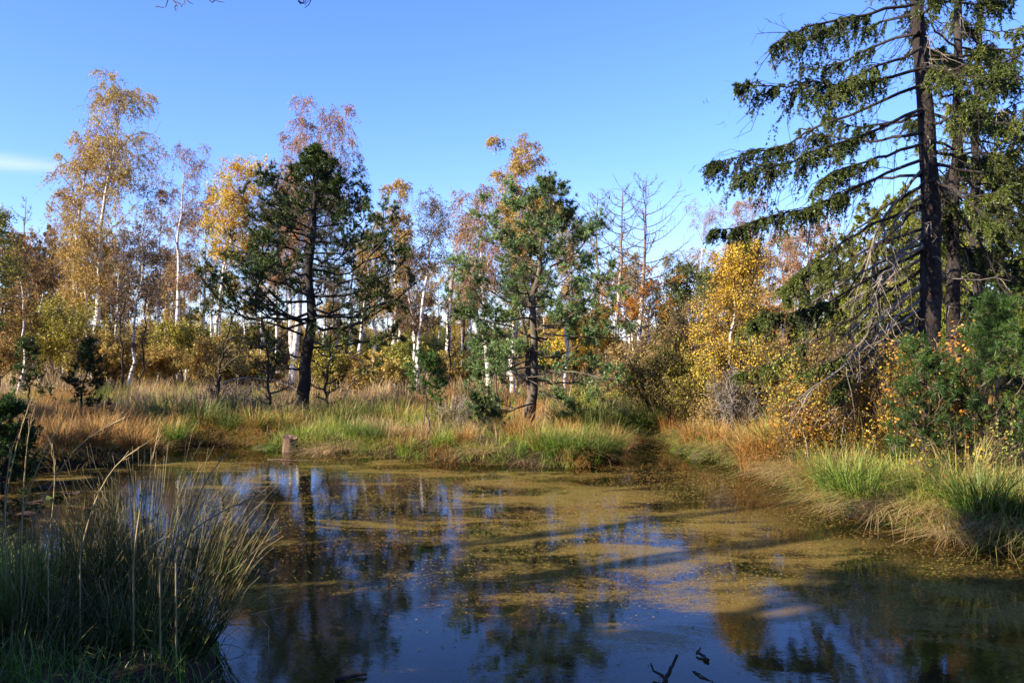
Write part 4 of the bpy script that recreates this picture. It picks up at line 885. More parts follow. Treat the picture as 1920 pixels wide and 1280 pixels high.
LOOK = dict(rust='russet undergrowth tree', gold='dull golden undergrowth tree', olive='olive undergrowth tree', green='dark green undergrowth tree', bare='thin bare grey tree', pine='dark high crowned far pine', spruce='dark pointed far spruce', thinbirch='thin pale stemmed far birch')
def place(kind, x, y, sc_=1.0, rz=None):
    o = place_(kind, x, y, sc_, rz); px = 960+x/y*1600
    o['label'] = LOOK[kind]+' '+next(w for lim, w in WHERE if px < lim)+(', front row' if y < 44 else ', middle row' if y < 53 else ', back row')
    return o
def place_(kind, x, y, sc_=1.0, rz=None):
    p = protos[kind]
    o = p if kind not in used else copy_tree(p, CM)
    used.add(kind); o.location = (x, y, gz(x, y)); o.scale = (sc_,)*3; o.rotation_euler = (0, 0, rngf.uniform(0, 6.28) if rz is None else rz)
    return o
for y0, n, s0 in ((40, 24, .85), (47, 28, 1.0), (56, 32, 1.15), (68, 34, 1.3)):
    for j in range(n):
        x = (j+.5+rngf.uniform(-.4, .4))/n*1.5*y0-.75*y0; u_ = x/y0
        if y0 == 40 and -.05 < u_ < .0: continue
        k = rngf.choice(['rust', 'gold', 'olive', 'green'], p=[.22, .33, .33, .12] if u_ > -.3 else [.15, .40, .38, .07])
        place(k, x, y0+rngf.uniform(-2.5, 2.5), s0*rngf.uniform(.7, 1.05))
for j in range(26):
    x = rngf.uniform(-30, 32); y = rngf.uniform(46, 66); place('bare', x, y, rngf.uniform(.7, 1.1))
for j in range(34):
    y = rngf.uniform(33, 58); x = rngf.uniform(-.6, .55)*y; place('thinbirch', x, y, rngf.uniform(.6, 1.0))
for px, ty, d, k in [(95, 425, 60, 'spruce'), (118, 520, 66, 'spruce'), (80, 500, 62, 'spruce'), (190, 480, 60, 'pine'), (215, 470, 64, 'pine'), (128, 515, 68, 'pine'), (70, 470, 64, 'pine'), (160, 500, 70, 'pine'), (245, 500, 66, 'pine'),
                     (20, 480, 60, 'spruce'), (-60, 440, 60, 'spruce'), (-120, 470, 62, 'pine'), (300, 520, 70, 'pine'), (1600, 470, 50, 'spruce'), (1700, 450, 48, 'spruce'), (1820, 430, 46, 'spruce'), (1930, 420, 44, 'spruce'), (2040, 400, 44, 'spruce'), (1290, 545, 60, 'pine')]:
    x = (px-960)/FPX*d; zt = CAMH-(ty-640)/FPX*d; place(k, x, d, (zt-.4)/(9.1 if k == 'pine' else 9.6))
for i, k in enumerate(protos):
    pass

# ================================================================== trees behind and left of the camera, whose shade falls on the near bank and water
sh = [(-7.6, .3, 13, 1.15), (-11.5, -2.6, 16, 2.0), (-6.3, -2.6, 14, 2.2), (-15.5, -4.6, 17, 2.2), (-9.0, -6.0, 16, 2.6), (-8.6, 2.25, 12, .35), (-10.2, 2.9, 12, .28)]
for i, (x, y, hh, W) in enumerate(sh[:3]):
    pass
sproto = spruce('spruce_tree', 'tall spruce on the near bank out of the picture to the left', (sh[0][0], sh[0][1], gz(*sh[0][:2])), (sh[0][0]+.2, sh[0][1], 14), 600, .2, 1.9, limbs=60, cs=.05, leaf='spruce', f0=.08, bl=.7, dens=.5, dead=0, split=False, nl=.15, nw=.07, group='shade trees left of the camera')
CM = child_map()
for x, y, hh, W in sh[1:]:
    o = copy_tree(sproto, CM); o.location = (x, y, gz(x, y)); o.scale = (W/2.5, W/2.5, hh/13.6); o.rotation_euler = (0, 0, x*3.1)
for j, (x, y, s) in enumerate([(-13, -8.5, 1.3), (-5, -8, 1.2), (-1.5, -5.5, 1.1), (3, -7.5, 1.25), (7.5, -5, 1.1), (11, -2, 1.1), (13, -8, 1.3), (0, -12, 1.3), (7, -12, 1.3), (-8, -13, 1.3)]):
    o = copy_tree(sproto, CM); o.location = (x, y, gz(x, y)); o.scale = (s*1.2, s*1.2, s); o.rotation_euler = (0, 0, x*3.1+j)
    o['label'] = 'tall spruce in the wood behind the camera'; o['group'] = 'trees behind the camera'
bproto = bush('shrub', 'leafy shrub on the near bank out of the picture to the left', (-5.3, 4.2, gz(-5.3, 4.2)), 1.0, 2.05, 610, 'green', 40, 9, 10, .06, group='bank shrubs left of the camera')
CM = child_map()
for x, y, s in ((-6.8, 4.4, .85), (-7.6, 5.5, .85), (-9.3, 5.6, 1.1), (-4.6, 3.75, .76), (-5.5, 5.0, .62), (-3.9, 2.95, .7)):
    o = copy_tree(bproto, CM); o.location = (x, y, gz(x, y)); o.scale = (s,)*3; o.rotation_euler = (0, 0, x*2)
# left bank trees beyond the frame
for i, (x, y, hh, s) in enumerate(((-14.2, 13.6, 8, .8), (-17.5, 12.2, 11, 1.0), (-20.5, 13.2, 12, 1.0), (-16.5, 16.5, 7, .7), (-13.0, 10.4, 5.2, .7), (-11.8, 9.0, 4.2, .55))):
    o = copy_tree(sproto, child_map() if i == 0 else CM2) if i else copy_tree(sproto, child_map()); CM2 = child_map()
    o.location = (x, y, gz(x, y)); o.scale = (s, s, hh/13.6); o['label'] = 'tall spruce on the left bank beyond the edge of the picture'; o['group'] = 'shade trees on the left bank'

# twigs hanging into the top of the picture, on a bare bough of a tree behind the camera
ob = thing('overhanging_bough', 'bare twigs hanging into the sky at the top left edge', 'branch', (-6.0, -1.0, 4.2))
O0 = np.array([-6.0, -1.0, 4.2]); pts = np.array([[-6.0, -1.0, 4.2], [-4.4, 1.6, 4.6], [-2.9, 3.6, 4.65], [-2.1, 4.9, 4.50], [-1.3, 5.5, 4.45], [-.9, 5.9, 4.5]])-O0
f = np.linspace(0, 5, 16); ii = np.minimum(f.astype(int), 4); e = pts[ii]+(pts[ii+1]-pts[ii])*(f-ii)[:, None]
mb = MB(); mb.tubes(e, .03*np.linspace(1, .2, 16), 6); mb.obj('bough', MAT['greytwig'], ob)
hang = []
def hg(*q): hang.append([np.array(pp(px, py, 5.2))-O0 for px, py in q])
hg((322, -30), (325, 0), (333, 12), (331, 22)); hg((325, 2), (338, 8), (340, 14), (345, 5)); hg((318, -12), (314, 2), (311, 12), (309, 14)); hg((346, -25), (347, -6), (346, 5), (347, 11)); hg((350, -12), (352, 2), (357, 6), (362, 8)); hg((330, 10), (327, 14), (329, 18), (328, 21)); hg((292, 13), (297, 13), (302, 14), (308, 15))
hg((400, -20), (402, 1), (410, 3), (421, 5)); hg((402, 1), (398, 5), (392, 0), (386, -12)); hg((556, -22), (560, 2), (572, 9), (580, 0)); hg((560, 0), (563, 8), (572, 5), (578, -6)); hg((582, -15), (582, 3), (578, 10), (571, 15)); hg((566, -10), (570, 3), (565, 6), (558, 3))
hg((400, -20), (380, -40), (350, -40), (322, -30)); hg((556, -22), (520, -50), (460, -50), (400, -20))
mb = MB(); mb.tubes(np.array(hang), rad(len(hang), 4, .0045, .45), 3); mb.obj('twigs', MAT['twig'], ob)

# ================================================================== stump, logs, sticks
b0 = np.array([wl(543, 846)[0], wl(543, 846)[1], 0]); rt = thing('tree_stump', 'short weathered reddish tree stump standing at the far waterline', 'stump', b0)
k = 9; a = np.arange(16)*2*np.pi/16; rs = R(3); V = []
for j in range(k):
    z = -.15+.42*j/(k-1); r_ = .125*(1+.35*np.exp(-(z+.05)*9))*(1+.10*np.sin(a*3+1)+.06*np.sin(a*5+j*.15)); top_ = z+(j == k-1)*(.035*np.sin(a-.6)+rs.uniform(-.018, .02, 16))
    V.append(np.stack([np.cos(a)*r_, np.sin(a)*r_*.8, np.broadcast_to(top_, a.shape)], -1))
V = np.array(V); i_ = np.arange(k*16).reshape(k, 16); j_ = np.roll(i_, -1, 1); F = np.stack([i_[:-1], j_[:-1], j_[1:], i_[1:]], -1)
mb = MB(); mb.add(V, F, .5, 0, True)
V2 = np.concatenate([V[-1], V[-1]*[.5, .5, 1]-[0, 0, .03]]); q1 = np.arange(16); q2 = (q1+1) % 16; mb.add(V2, np.stack([q1, q2, q2+16, q1+16], -1), .5)
mb.add(np.concatenate([V[-1]*[.5, .5, 1]-[0, 0, .03]]), np.array([[0, 2, 4, 6], [0, 6, 8, 10], [0, 10, 12, 14], [0, 1, 2, 2], [14, 15, 0, 0]])[:3], .5)
mb.obj('stump_wood', MAT['oldwood'], rt)
def stick(name, label, pts, r, matn='wetwood', cat='stick', forks=()):
    pts = np.array(pts, float); rt = thing(name, label, cat, pts[0])
    f = np.linspace(0, len(pts)-1, 9); i = np.minimum(f.astype(int), len(pts)-2); e = pts[i]+(pts[i+1]-pts[i])*(f-i)[:, None]-pts[0]
    e += np.r_[np.zeros((1, 3)), R(int(abs(pts[0][0])*100)).normal(size=(8, 3))*r*.35]
    mb = MB(); mb.tubes(e, r*np.linspace(1, .45, 9), 6); mb.obj('wood', MAT[matn], rt)
    for q in forks:
        q = np.array(q, float)-pts[0]; mb = MB(); mb.tubes(np.linspace(q[0], q[1], 5)+np.r_[np.zeros((1, 3)), R(4).normal(size=(4, 3))*r*.4], r*.7*np.linspace(1, .4, 5), 5); mb.obj('side_twig', MAT[matn], rt)
def wp(px, py, z=0.0): d = (CAMH-z)*FPX/(py-640.0); return ((px-960)/FPX*d, d, z)
stick('submerged_branch', 'dark curved branch poking out of the water at the bottom edge', [(wp(1235, 1290)[0], wp(1235, 1290)[1], -.1), (wp(1245, 1280)[0], 5.0, .03), (wp(1255, 1262)[0], 5.05, .075), (wp(1259, 1250)[0], 5.07, .135)], .018,
      forks=[((wp(1250, 1276)[0], 5.03, .0), (wp(1218, 1262)[0], 5.12, .06))])
stick('submerged_branch', 'short forked dark stick lying in the water right of the curved branch', [wp(1328, 1237, .01), wp(1316, 1226, .015), wp(1305, 1222, .02), wp(1312, 1213, .04)], .011)
stick('submerged_branch', 'thin dark twig awash near the bottom edge, below the forked stick', [wp(1300, 1258, .0), wp(1315, 1266, .008), wp(1338, 1278, .0)], .007)
stick('floating_log', 'short dark waterlogged branch floating at the bottom edge left of the middle', [wp(628, 1274, .0), wp(648, 1271, .012), wp(688, 1264, .008)], .019)
stick('floating_stick', 'long pale stick floating just in front of the stump', [wp(502, 861, .005), wp(540, 862, .012), wp(578, 863, .005)], .012, 'oldwood')
stick('fallen_branch', 'pale fallen branch arching out of the dry grass behind the alder', [on(405, 25)+[0, 0, .25], tp(450, 708, 25), tp(520, 712, 25), on(560, 25)+[0, 0, .2]], .035, 'greytwig', 'branch')
stick('fallen_branch', 'pale slanting dead branch right of the pine trunk', [on(638, 21)+[0, 0, .05], tp(655, 725, 21), tp(672, 708, 21), tp(690, 700, 21)], .018, 'greytwig', 'branch')
stick('fallen_branch', 'pale curved dead branch in the dry grass at the far left', [on(68, 27), tp(85, 690, 27), tp(105, 688, 27), on(130, 27)+[0, 0, .1]], .03, 'greytwig', 'branch')
stick('dead_twig', 'thin pale leaning stick on the right bank below the orange sapling', [on(1520, 11.9)-[0, 0, .05], tp(1512, 830, 11.9), tp(1503, 800, 12.0)], .010, 'greytwig')

# mossy hummocks at the inlet
def hummock(name, label, x, y, w, h, seed, matn):
    r = R(seed); nu, nv = 22, 10; a = np.arange(nu)*2*np.pi/nu; ph = np.linspace(0, np.pi/2, nv)
    X = np.cos(a)[:, None]*np.cos(ph)[None]*w; Y = np.sin(a)[:, None]*np.cos(ph)[None]*w*.8; Z = np.broadcast_to(np.sin(ph)[None], X.shape)*h-.08
    V = np.stack([X, Y, Z], -1); V = V*(1+.25*(lownoise(V, 6/w*.35, seed)[..., None]-.5)); rt = thing(name, label, 'hummock', (x, y, 0))
    i = np.arange(nu*nv).reshape(nu, nv); j = np.roll(i, -1, 0); mb = MB(); mb.add(V, np.stack([i[:, :-1], j[:, :-1], j[:, 1:], i[:, 1:]], -1), .5, 0, True); mb.obj('mound', m_hum, rt)
    n = 2600; az = r.uniform(0, 6.28, n); p_ = np.arcsin(r.uniform(0.12, 1, n)); B = np.stack([np.cos(az)*np.cos(p_)*w, np.sin(az)*np.cos(p_)*w*.8, np.sin(p_)*h-.085], -1)
    B = B*(1+.25*(lownoise(B, 6/w*.35, seed)[..., None]-.5)); mb = MB()
    mb.blades(B, az, np.full(n, .5), np.full(n, .3), r.uniform(.02, .06, n), .008, np.clip(lownoise(B, 7, seed)*.8+r.normal(size=n)*.15, 0, 1), r, seg=2); mb.obj('moss', L_[matn], rt, stuff=True)
m_hum, t = mat('peat_mound'); geo = N(t, 'ShaderNodeTexCoord'); nn = noise(t, geo.outputs['Object'], 14, 5); nn2 = noise(t, geo.outputs['Object'], 3, 3)
p = N(t, 'ShaderNodeBsdfPrincipled'); p.inputs['Roughness'].default_value = .95
cc = mixc(t, ramp(t, nn2, [(.45, (0, 0, 0)), (.6, (1, 1, 1))]), ramp(t, nn, [(.3, (.03, .018, .01)), (.7, (.11, .065, .035))]), (.06, .10, .015)); t.links.new(cc, p.inputs['Base Color'])
o = N(t, 'ShaderNodeOutputMaterial'); t.links.new(p.outputs[0], o.inputs[0])
for i, (px, py, w, h_, lab) in enumerate([(1290, 848, .30, .20, 'small mossy hummock at the mouth of the inlet, leftmost of three'), (1325, 858, .34, .27, 'bright green mossy hummock in the middle of three at the inlet'), (1372, 866, .32, .24, 'mossy hummock with a brown face, rightmost of three at the inlet')]):
    x, y = wl(px, py); hummock('moss_hummock', lab, x, y, w, h_, 700+i, 'moss')
x, y = wl(505, 842); hummock('moss_hummock', 'flat bright green mossy bank just left of the stump', x, y+.1, .38, .16, 705, 'moss')

# ================================================================== grass
rg = R(900)
SHN = smooth_loop(np.array(SHORE), 1)
def scatter(n, x0, x1, y0, y1, keepf):
    X = rg.uniform(x0, x1, n); Y = rg.uniform(y0, y1, n); k = keepf(X, Y) > rg.uniform(size=n); return X[k], Y[k]
# dry meadow behind the bank: fewer, larger tufts with distance
def meadow(n, y0, y1, h0, h1, wd, seg, per):
    u = rg.uniform(-.72, .72, n); Y = np.sqrt(rg.uniform(y0**2, y1**2, n)); X = u*Y
    sd = shore_sd(X, Y); k = (sd > .9); X, Y, sd = X[k], Y[k], sd[k]
    X = np.repeat(X, per)+rg.normal(size=len(X)*per)*.07; Y = np.repeat(Y, per)+rg.normal(size=len(Y)*per)*.07; sd = np.repeat(sd, per)
    P = np.stack([X, Y, X*0], -1); Z = ground(X, Y, sd)
    zone = lownoise(P, .7, 21); z2 = lownoise(P, .25, 22)
    T = np.clip(.84+.16*zone+rg.normal(size=len(X))*.06-.2*(z2 < .25), 0, 1)
    T = np.where((lownoise(P, .9, 24) < .22) & (Y < 24), rg.uniform(.2, .5, len(X)), T)
    T = np.where((X/Y < -.33) & (Y < 19), rg.uniform(.6, .8, len(X)), T)
    L = rg.uniform(h0, h1, len(X))*(.65+.6*zone); mb = MB()
    mb.blades(np.stack([X, Y, Z-.03], -1), rg.uniform(0, 6.28, len(X)), rg.uniform(.05, .4, len(X)), rg.uniform(0, .35, len(X)), L, wd, T, rg, seg); return mb
mb = meadow(7600, 14, 24, .30, .62, .010, 2, 8); tag(mb.obj('meadow_grass', L_['grass']), 'dry tan and rusty moor grass behind the bank', kind='stuff')
mb = meadow(6600, 24, 60, .40, .75, .02, 2, 6); tag(mb.obj('meadow_grass', L_['grass']), 'pale dry grass of the far meadow up to the wood', kind='stuff')
# grass along the water
def along(n, lo, hi):
    """random points at distance lo..hi inland of the shore (all round the part in view)"""
    Q = SHN; d = np.linalg.norm(np.roll(Q, -1, 0)-Q, axis=1); vis = (Q[:, 1] > 2.5); w = d*vis; i = rg.choice(len(Q), n, p=w/w.sum()); f = rg.uniform(size=n)[:, None]
    P = Q[i]*(1-f)+np.roll(Q, -1, 0)[i]*f; T = nrm(np.roll(Q, -1, 0)[i]-Q[i]); Nn = np.stack([-T[:, 1], T[:, 0]], -1); s = rg.uniform(lo, hi, n)[:, None]
    A = P+Nn*s; Bp = P-Nn*s; sa = shore_sd(A[:, 0], A[:, 1]); A[sa < 0] = Bp[sa < 0]; return A
def zone_tint(X, Y, r):
    P = np.stack([X, Y, X*0], -1); a = lownoise(P, 1.3, 31); b = lownoise(P, 1.0, 33)
    T = .05+.40*a+r.normal(size=len(X))*.08
    T = np.where(b > .68, r.uniform(.55, .78, len(X)), T)
    lb_ = (X < -4.6) & (Y > 9); T = np.where(lb_ & (r.uniform(size=len(X)) < .8), r.uniform(.55, .74, len(X)), T)
    rb = (X > 2.6) & (Y > 7); T = np.where(rb & (r.uniform(size=len(X)) < .4), r.uniform(.5, .95, len(X)), T)
    nb = (Y < 7.8) & (X < 3); T = np.where(nb, r.uniform(0, .25, len(X)), T)  # near bank: darker greens that carry its shade in the colour
    return np.clip(T, 0, 1)
A = along(3900, -.02, 1.8); A = np.repeat(A, 10, 0)+rg.normal(size=(39000, 2))*.06; sd = shore_sd(A[:, 0], A[:, 1]); k = (sd > -.10); A = A[k]; sd = sd[k]
X, Y = A.T; Z = ground(X, Y, sd); L = rg.uniform(.16, .46, len(X))*(.7+.5*lownoise(np.stack([X, Y, X*0], -1), 1.6, 35)); L = np.where(X > 2.6, L*1.15, L)
mb = MB(); mb.blades(np.stack([X, Y, Z-.04], -1), rg.uniform(0, 6.28, len(X)), rg.uniform(.1, .55, len(X)), rg.uniform(0, .7, len(X)), L, .0075, zone_tint(X, Y, rg), rg, 3)
tag(mb.obj('bank_grass', L_['grass']), 'green and straw coloured grass lining the water edge', kind='stuff')
# blades that lean out over the water all along the edge
def fringe(n, per, cond, h0, h1):
    Q = SHN; T = nrm(np.roll(Q, -1, 0)-Q); d = np.linalg.norm(np.roll(Q, -1, 0)-Q, axis=1); w = d*cond(Q[:, 0], Q[:, 1]); i = rg.choice(len(Q), n, p=w/w.sum()); f = rg.uniform(size=n)[:, None]
    P = Q[i]*(1-f)+np.roll(Q, -1, 0)[i]*f; Nn = np.stack([-T[i, 1], T[i, 0]], -1); flip = shore_sd(P[:, 0]+Nn[:, 0]*.3, P[:, 1]+Nn[:, 1]*.3) > 0; Nn[flip] *= -1      # towards the water
    P = P-Nn*rg.uniform(.02, .30, n)[:, None]; P = np.repeat(P, per, 0)+rg.normal(size=(n*per, 2))*.05; Nn = np.repeat(Nn, per, 0); Z = np.maximum(ground(P[:, 0], P[:, 1]), .02)
    tone = zone_tint(P[:, 0], P[:, 1], rg); grp = np.repeat(rg.uniform(size=n), per); tone = np.where(grp < .16, rg.uniform(.82, 1, n*per), tone)
    mb = MB(); mb.blades(np.stack([P[:, 0], P[:, 1], Z-.02], -1), np.arctan2(Nn[:, 1], Nn[:, 0])+rg.normal(size=n*per)*.55, rg.uniform(.3, .9, n*per), rg.uniform(.35, 1.05, n*per), rg.uniform(h0, h1, n*per), .0075, tone, rg, 3); return mb
mb = fringe(620, 13, lambda X, Y: (Y > 7.0)*1.0, .22, .48); tag(mb.obj('bank_grass', L_['grass']), 'grass blades drooping over the water along the bank', kind='stuff')
mb = fringe(170, 13, lambda X, Y: ((X > 2.4) & (Y > 6.5) & (Y < 14.5))*1.0, .3, .58); tag(mb.obj('bank_grass', L_['grass']), 'long straw and green blades drooping over the right bank', kind='stuff')
# right bank behind the shoreline
def field(n, per, cond, x0, x1, y0, y1, h0, h1, tf, wd=.009, seg=3):
    X = rg.uniform(x0, x1, n); Y = rg.uniform(y0, y1, n); sd = shore_sd(X, Y); k = (sd > .3) & cond(X, Y); X, Y = X[k], Y[k]
    X = np.repeat(X, per)+rg.normal(size=len(X)*per)*.07; Y = np.repeat(Y, per)+rg.normal(size=len(Y)*per)*.07; Z = ground(X, Y)
    mb = MB(); mb.blades(np.stack([X, Y, Z-.04], -1), rg.uniform(0, 6.28, len(X)), rg.uniform(.05, .5, len(X)), rg.uniform(0, .5, len(X)), rg.uniform(h0, h1, len(X)), wd, tf(X, Y), rg, seg); return mb
mb = field(3600, 8, lambda X, Y: X > .17*Y, 2, 11, 7.5, 17, .25, .6, lambda X, Y: np.clip(rg.uniform(.3, 1.0, len(X))-.35*(lownoise(np.stack([X, Y, X*0], -1), .9, 41) < .4), 0, 1), .010, 2)
tag(mb.obj('bank_grass', L_['grass']), 'mixed rusty and green grass on the right bank', kind='stuff')
mb = field(1500, 8, lambda X, Y: (X < 1), -9, 1.0, -1.5, 9.5, .12, .38, lambda X, Y: rg.uniform(0, .3, len(X)), .007)  # tints kept low, so the grass colour itself holds some of the shade
tag(mb.obj('near_grass', L_['grass']), 'green grass of the near bank, its colour darkened for the shade', kind='stuff')
mb = field(1500, 10, lambda X, Y: (X > -14), -14, -5, 11.5, 17, .3, .62, lambda X, Y: rg.uniform(.55, .80, len(X)))
tag(mb.obj('bank_grass', L_['grass']), 'rusty orange moor grass on the left bank', kind='stuff')

# tussocks that can be told apart: one mesh per kind, each its own object
def tussock_mesh(kind, seed):
    r = R(seed); n = 260; a = r.uniform(0, 6.28, n); rr = .13*np.sqrt(r.uniform(size=n)); B = np.stack([np.cos(a)*rr, np.sin(a)*rr, np.full(n, -.05)], -1)
    tints = dict(dark=(0, .10), green=(.05, .28), lime=(.2, .48), orange=(.60, .78), tan=(.82, 1.0), mixed=(.1, .9))[kind]
    ln = dict(dark=(.38, .66), green=(.35, .62), lime=(.28, .55), orange=(.32, .62), tan=(.3, .55), mixed=(.35, .65))[kind]
    lean = r.uniform(.02, .55, n) if kind != 'tan' else r.uniform(.3, .95, n); cv = r.uniform(.0, .75, n) if kind != 'tan' else r.uniform(.5, 1.15, n)
    mb = MB(); mb.blades(B, a+r.normal(size=n)*.5, lean, cv, r.uniform(*ln, n), .008, r.uniform(*tints, n), r, 3); return mb.mesh('tussock', L_['grass'])
TM = {k: tussock_mesh(k, 950+i) for i, k in enumerate(('green', 'lime', 'orange', 'tan', 'mixed', 'dark'))}
def tus(px, py, kind, s, label, back=0.0):
    s *= (1.15 if kind == 'tan' else 1.5) if px > 1390 else 1.12
    if 'dark' in label and kind == 'green': kind = 'dark'
    x, y = wl(px, py); y += back; x = (px-960)/FPX*y
    o = bpy.data.objects.new('grass_tussock', TM[kind]); COL.objects.link(o); o.location = (x, y, max(gz(x, y), 0.0)); o.scale = (s, s, s*rg.uniform(.85, 1.1)); o.rotation_euler = (0, 0, rg.uniform(0, 6.28))
    tag(o, label, 'grass tussock')
for a_ in [
  (565, 842, 'lime', 1.0, 'bright green tussock leaning over the right side of the stump', .25), (600, 852, 'tan', .75, 'drooping straw blades between the stump and the green fringe', .1),
  (640, 850, 'tan', .9, 'fan of arching straw blades at the waterline right of the stump', .12), (665, 848, 'green', .95, 'lush green tussock right of the straw fan', .35),
  (700, 852, 'green', .9, 'dark green tussock hanging over the water below the slanting dead branch', .3), (735, 850, 'tan', 1.1, 'tall pale tussock left of the small pine sapling', .9),
  (760, 860, 'lime', .8, 'yellow green tussock left of the sapling stem', .25), (830, 862, 'lime', .85, 'yellow green tussock right of the sapling stem', .25),
  (905, 866, 'tan', .8, 'pale upright blades at the water midway between sapling and twin pine', .15), (870, 864, 'orange', .8, 'rusty tussock on the bank right of the sapling', .5),
  (975, 862, 'orange', 1.1, 'glowing orange tussock against the foot of the twin stemmed pine', .9), (1010, 872, 'mixed', .9, 'straw and green tussock below the twin pine trunk', .3),
  (1040, 876, 'green', 1.0, 'green tussock right below the twin pine trunk', .3), (1075, 878, 'green', 1.1, 'large green tussock on the point of the bank', .35),
  (1110, 876, 'green', 1.2, 'dark rush like tussock at the end of the bank point', .3), (1140, 868, 'green', 1.2, 'last dark tussock before the inlet', .3),
  (430, 834, 'green', 1.3, 'dark green tussock in the shade at the back of the left bay', .5), (375, 834, 'green', 1.5, 'largest dark tussock left of the bay', .6), (320, 846, 'green', 1.2, 'shaded tussock at the right end of the rusty bank', .4),
  (480, 838, 'mixed', 1.2, 'brownish tussock behind the mossy bank left of the stump', .8), (530, 838, 'mixed', 1.1, 'brown green tussock behind the stump', .9),
  (250, 866, 'orange', 1.2, 'rusty orange tussock near the right end of the left bank', .5), (180, 874, 'orange', 1.2, 'rusty orange tussock in the middle of the left bank', .5), (120, 880, 'orange', 1.2, 'rusty orange tussock above the floating lily leaves', .5),
  (1255, 832, 'orange', 1.0, 'orange tussock on top of the inlet mouth', .5), (1300, 852, 'orange', 1.0, 'orange tussock above the leftmost mossy hummock', .6), (1345, 862, 'orange', 1.0, 'orange tussock above the middle hummock', .7),
  (1350, 850, 'tan', 1.3, 'pale bleached tussock behind the hummocks', 1.4), (1420, 886, 'orange', 1.3, 'tall orange tussock right of the hummocks', .3), (1445, 890, 'orange', 1.2, 'second tall orange tussock, overhanging the water', .25),
  (1480, 905, 'tan', 1.0, 'straw tussock at the water left of the leaning stick', .2), (1460, 890, 'mixed', 1.2, 'green and straw tussock behind the tall orange pair', .6), (1500, 912, 'tan', .9, 'straw tussock drooping beside the leaning stick', .15),
  (1545, 945, 'mixed', .9, 'dark mixed tussock at the shaded corner of the right bank', .25), (1580, 962, 'green', 1.1, 'tall bright green tussock right of the shaded corner', .3), (1615, 975, 'green', 1.0, 'second bright green tussock on the right bank', .3),
  (1650, 982, 'tan', 1.0, 'pale drooping tussock touching the water, left one of two', .15), (1700, 988, 'tan', 1.0, 'pale drooping tussock touching the water, right one of two', .15), (1690, 970, 'lime', 1.1, 'yellow green tussock above the pale drooping pair', .5),
  (1745, 990, 'lime', 1.0, 'yellow green tussock left of the small straw tuft', .4), (1785, 1014, 'tan', .75, 'small straw tuft standing low at the waterline', .05), (1800, 995, 'mixed', 1.2, 'brown green tussock behind the small straw tuft', .5),
  (1840, 1022, 'green', 1.1, 'dark tussock in the deep shade near the right edge', .3), (1890, 1030, 'tan', .8, 'straw tussock at the waterline by the right edge', .1), (1905, 1025, 'green', .9, 'bright green tussock at the right edge', .3),
  (1600, 930, 'mixed', 1.4, 'tall brown green tussock high on the right bank under the orange bush', 1.2), (1530, 900, 'mixed', 1.3, 'tall mixed tussock below the orange sapling', .9), (1700, 940, 'mixed', 1.3, 'tall brown tussock below the young pine', 1.3),
  (1860, 960, 'tan', 1.2, 'upright pale tussock at the right edge below the taller young pine', 1.0), (1400, 850, 'orange', 1.2, 'orange tussock at the foot of the yellow birch', 1.2)]:
    tus(*a_)

for px, d, s, kd, lab in [(455, 18.6, 1.7, 'green', 'large dark rush tussock under the left boughs of the dark pine'), (525, 18.2, 1.5, 'mixed', 'brown and green tussock in front of the dark pine trunk, to its left'), (650, 17.6, 1.4, 'green', 'dark tussock right of the dark pine trunk'), (700, 18.4, 1.6, 'green', 'broad dark tussock beside the slanting dead branch'),
   (745, 17.8, 1.5, 'mixed', 'brown tussock behind the tall pale one'), (840, 17.2, 1.5, 'mixed', 'brown tussock behind the pine sapling'), (1060, 17.4, 1.5, 'mixed', 'dark brown tussock right behind the twin pine'), (1105, 16.8, 1.6, 'green', 'dark rush tussock on the shaded side of the bank point'), (1150, 17.6, 1.6, 'green', 'dark rush tussock at the left side of the inlet'),
   (330, 17.6, 1.8, 'green', 'tall dark rush tussock at the end of the rusty bank'), (285, 18.6, 1.5, 'mixed', 'brown green tussock below the slim dark saplings'), (390, 18.0, 1.7, 'green', 'dark rush tussock at the foot of the leaning alder'), (1210, 17.4, 1.5, 'green', 'dark tussock at the back of the inlet'), (590, 19.2, 1.3, 'tan', 'pale tussock behind the dark pine trunk')]:
    if kd == 'green': kd = 'dark'
    g_ = on(px, d); o = bpy.data.objects.new('grass_tussock', TM[kd]); COL.objects.link(o); o.location = g_; o.scale = (s*1.1, s*1.1, s*.95); o.rotation_euler = (0, 0, px*.7); tag(o, lab, 'grass tussock')
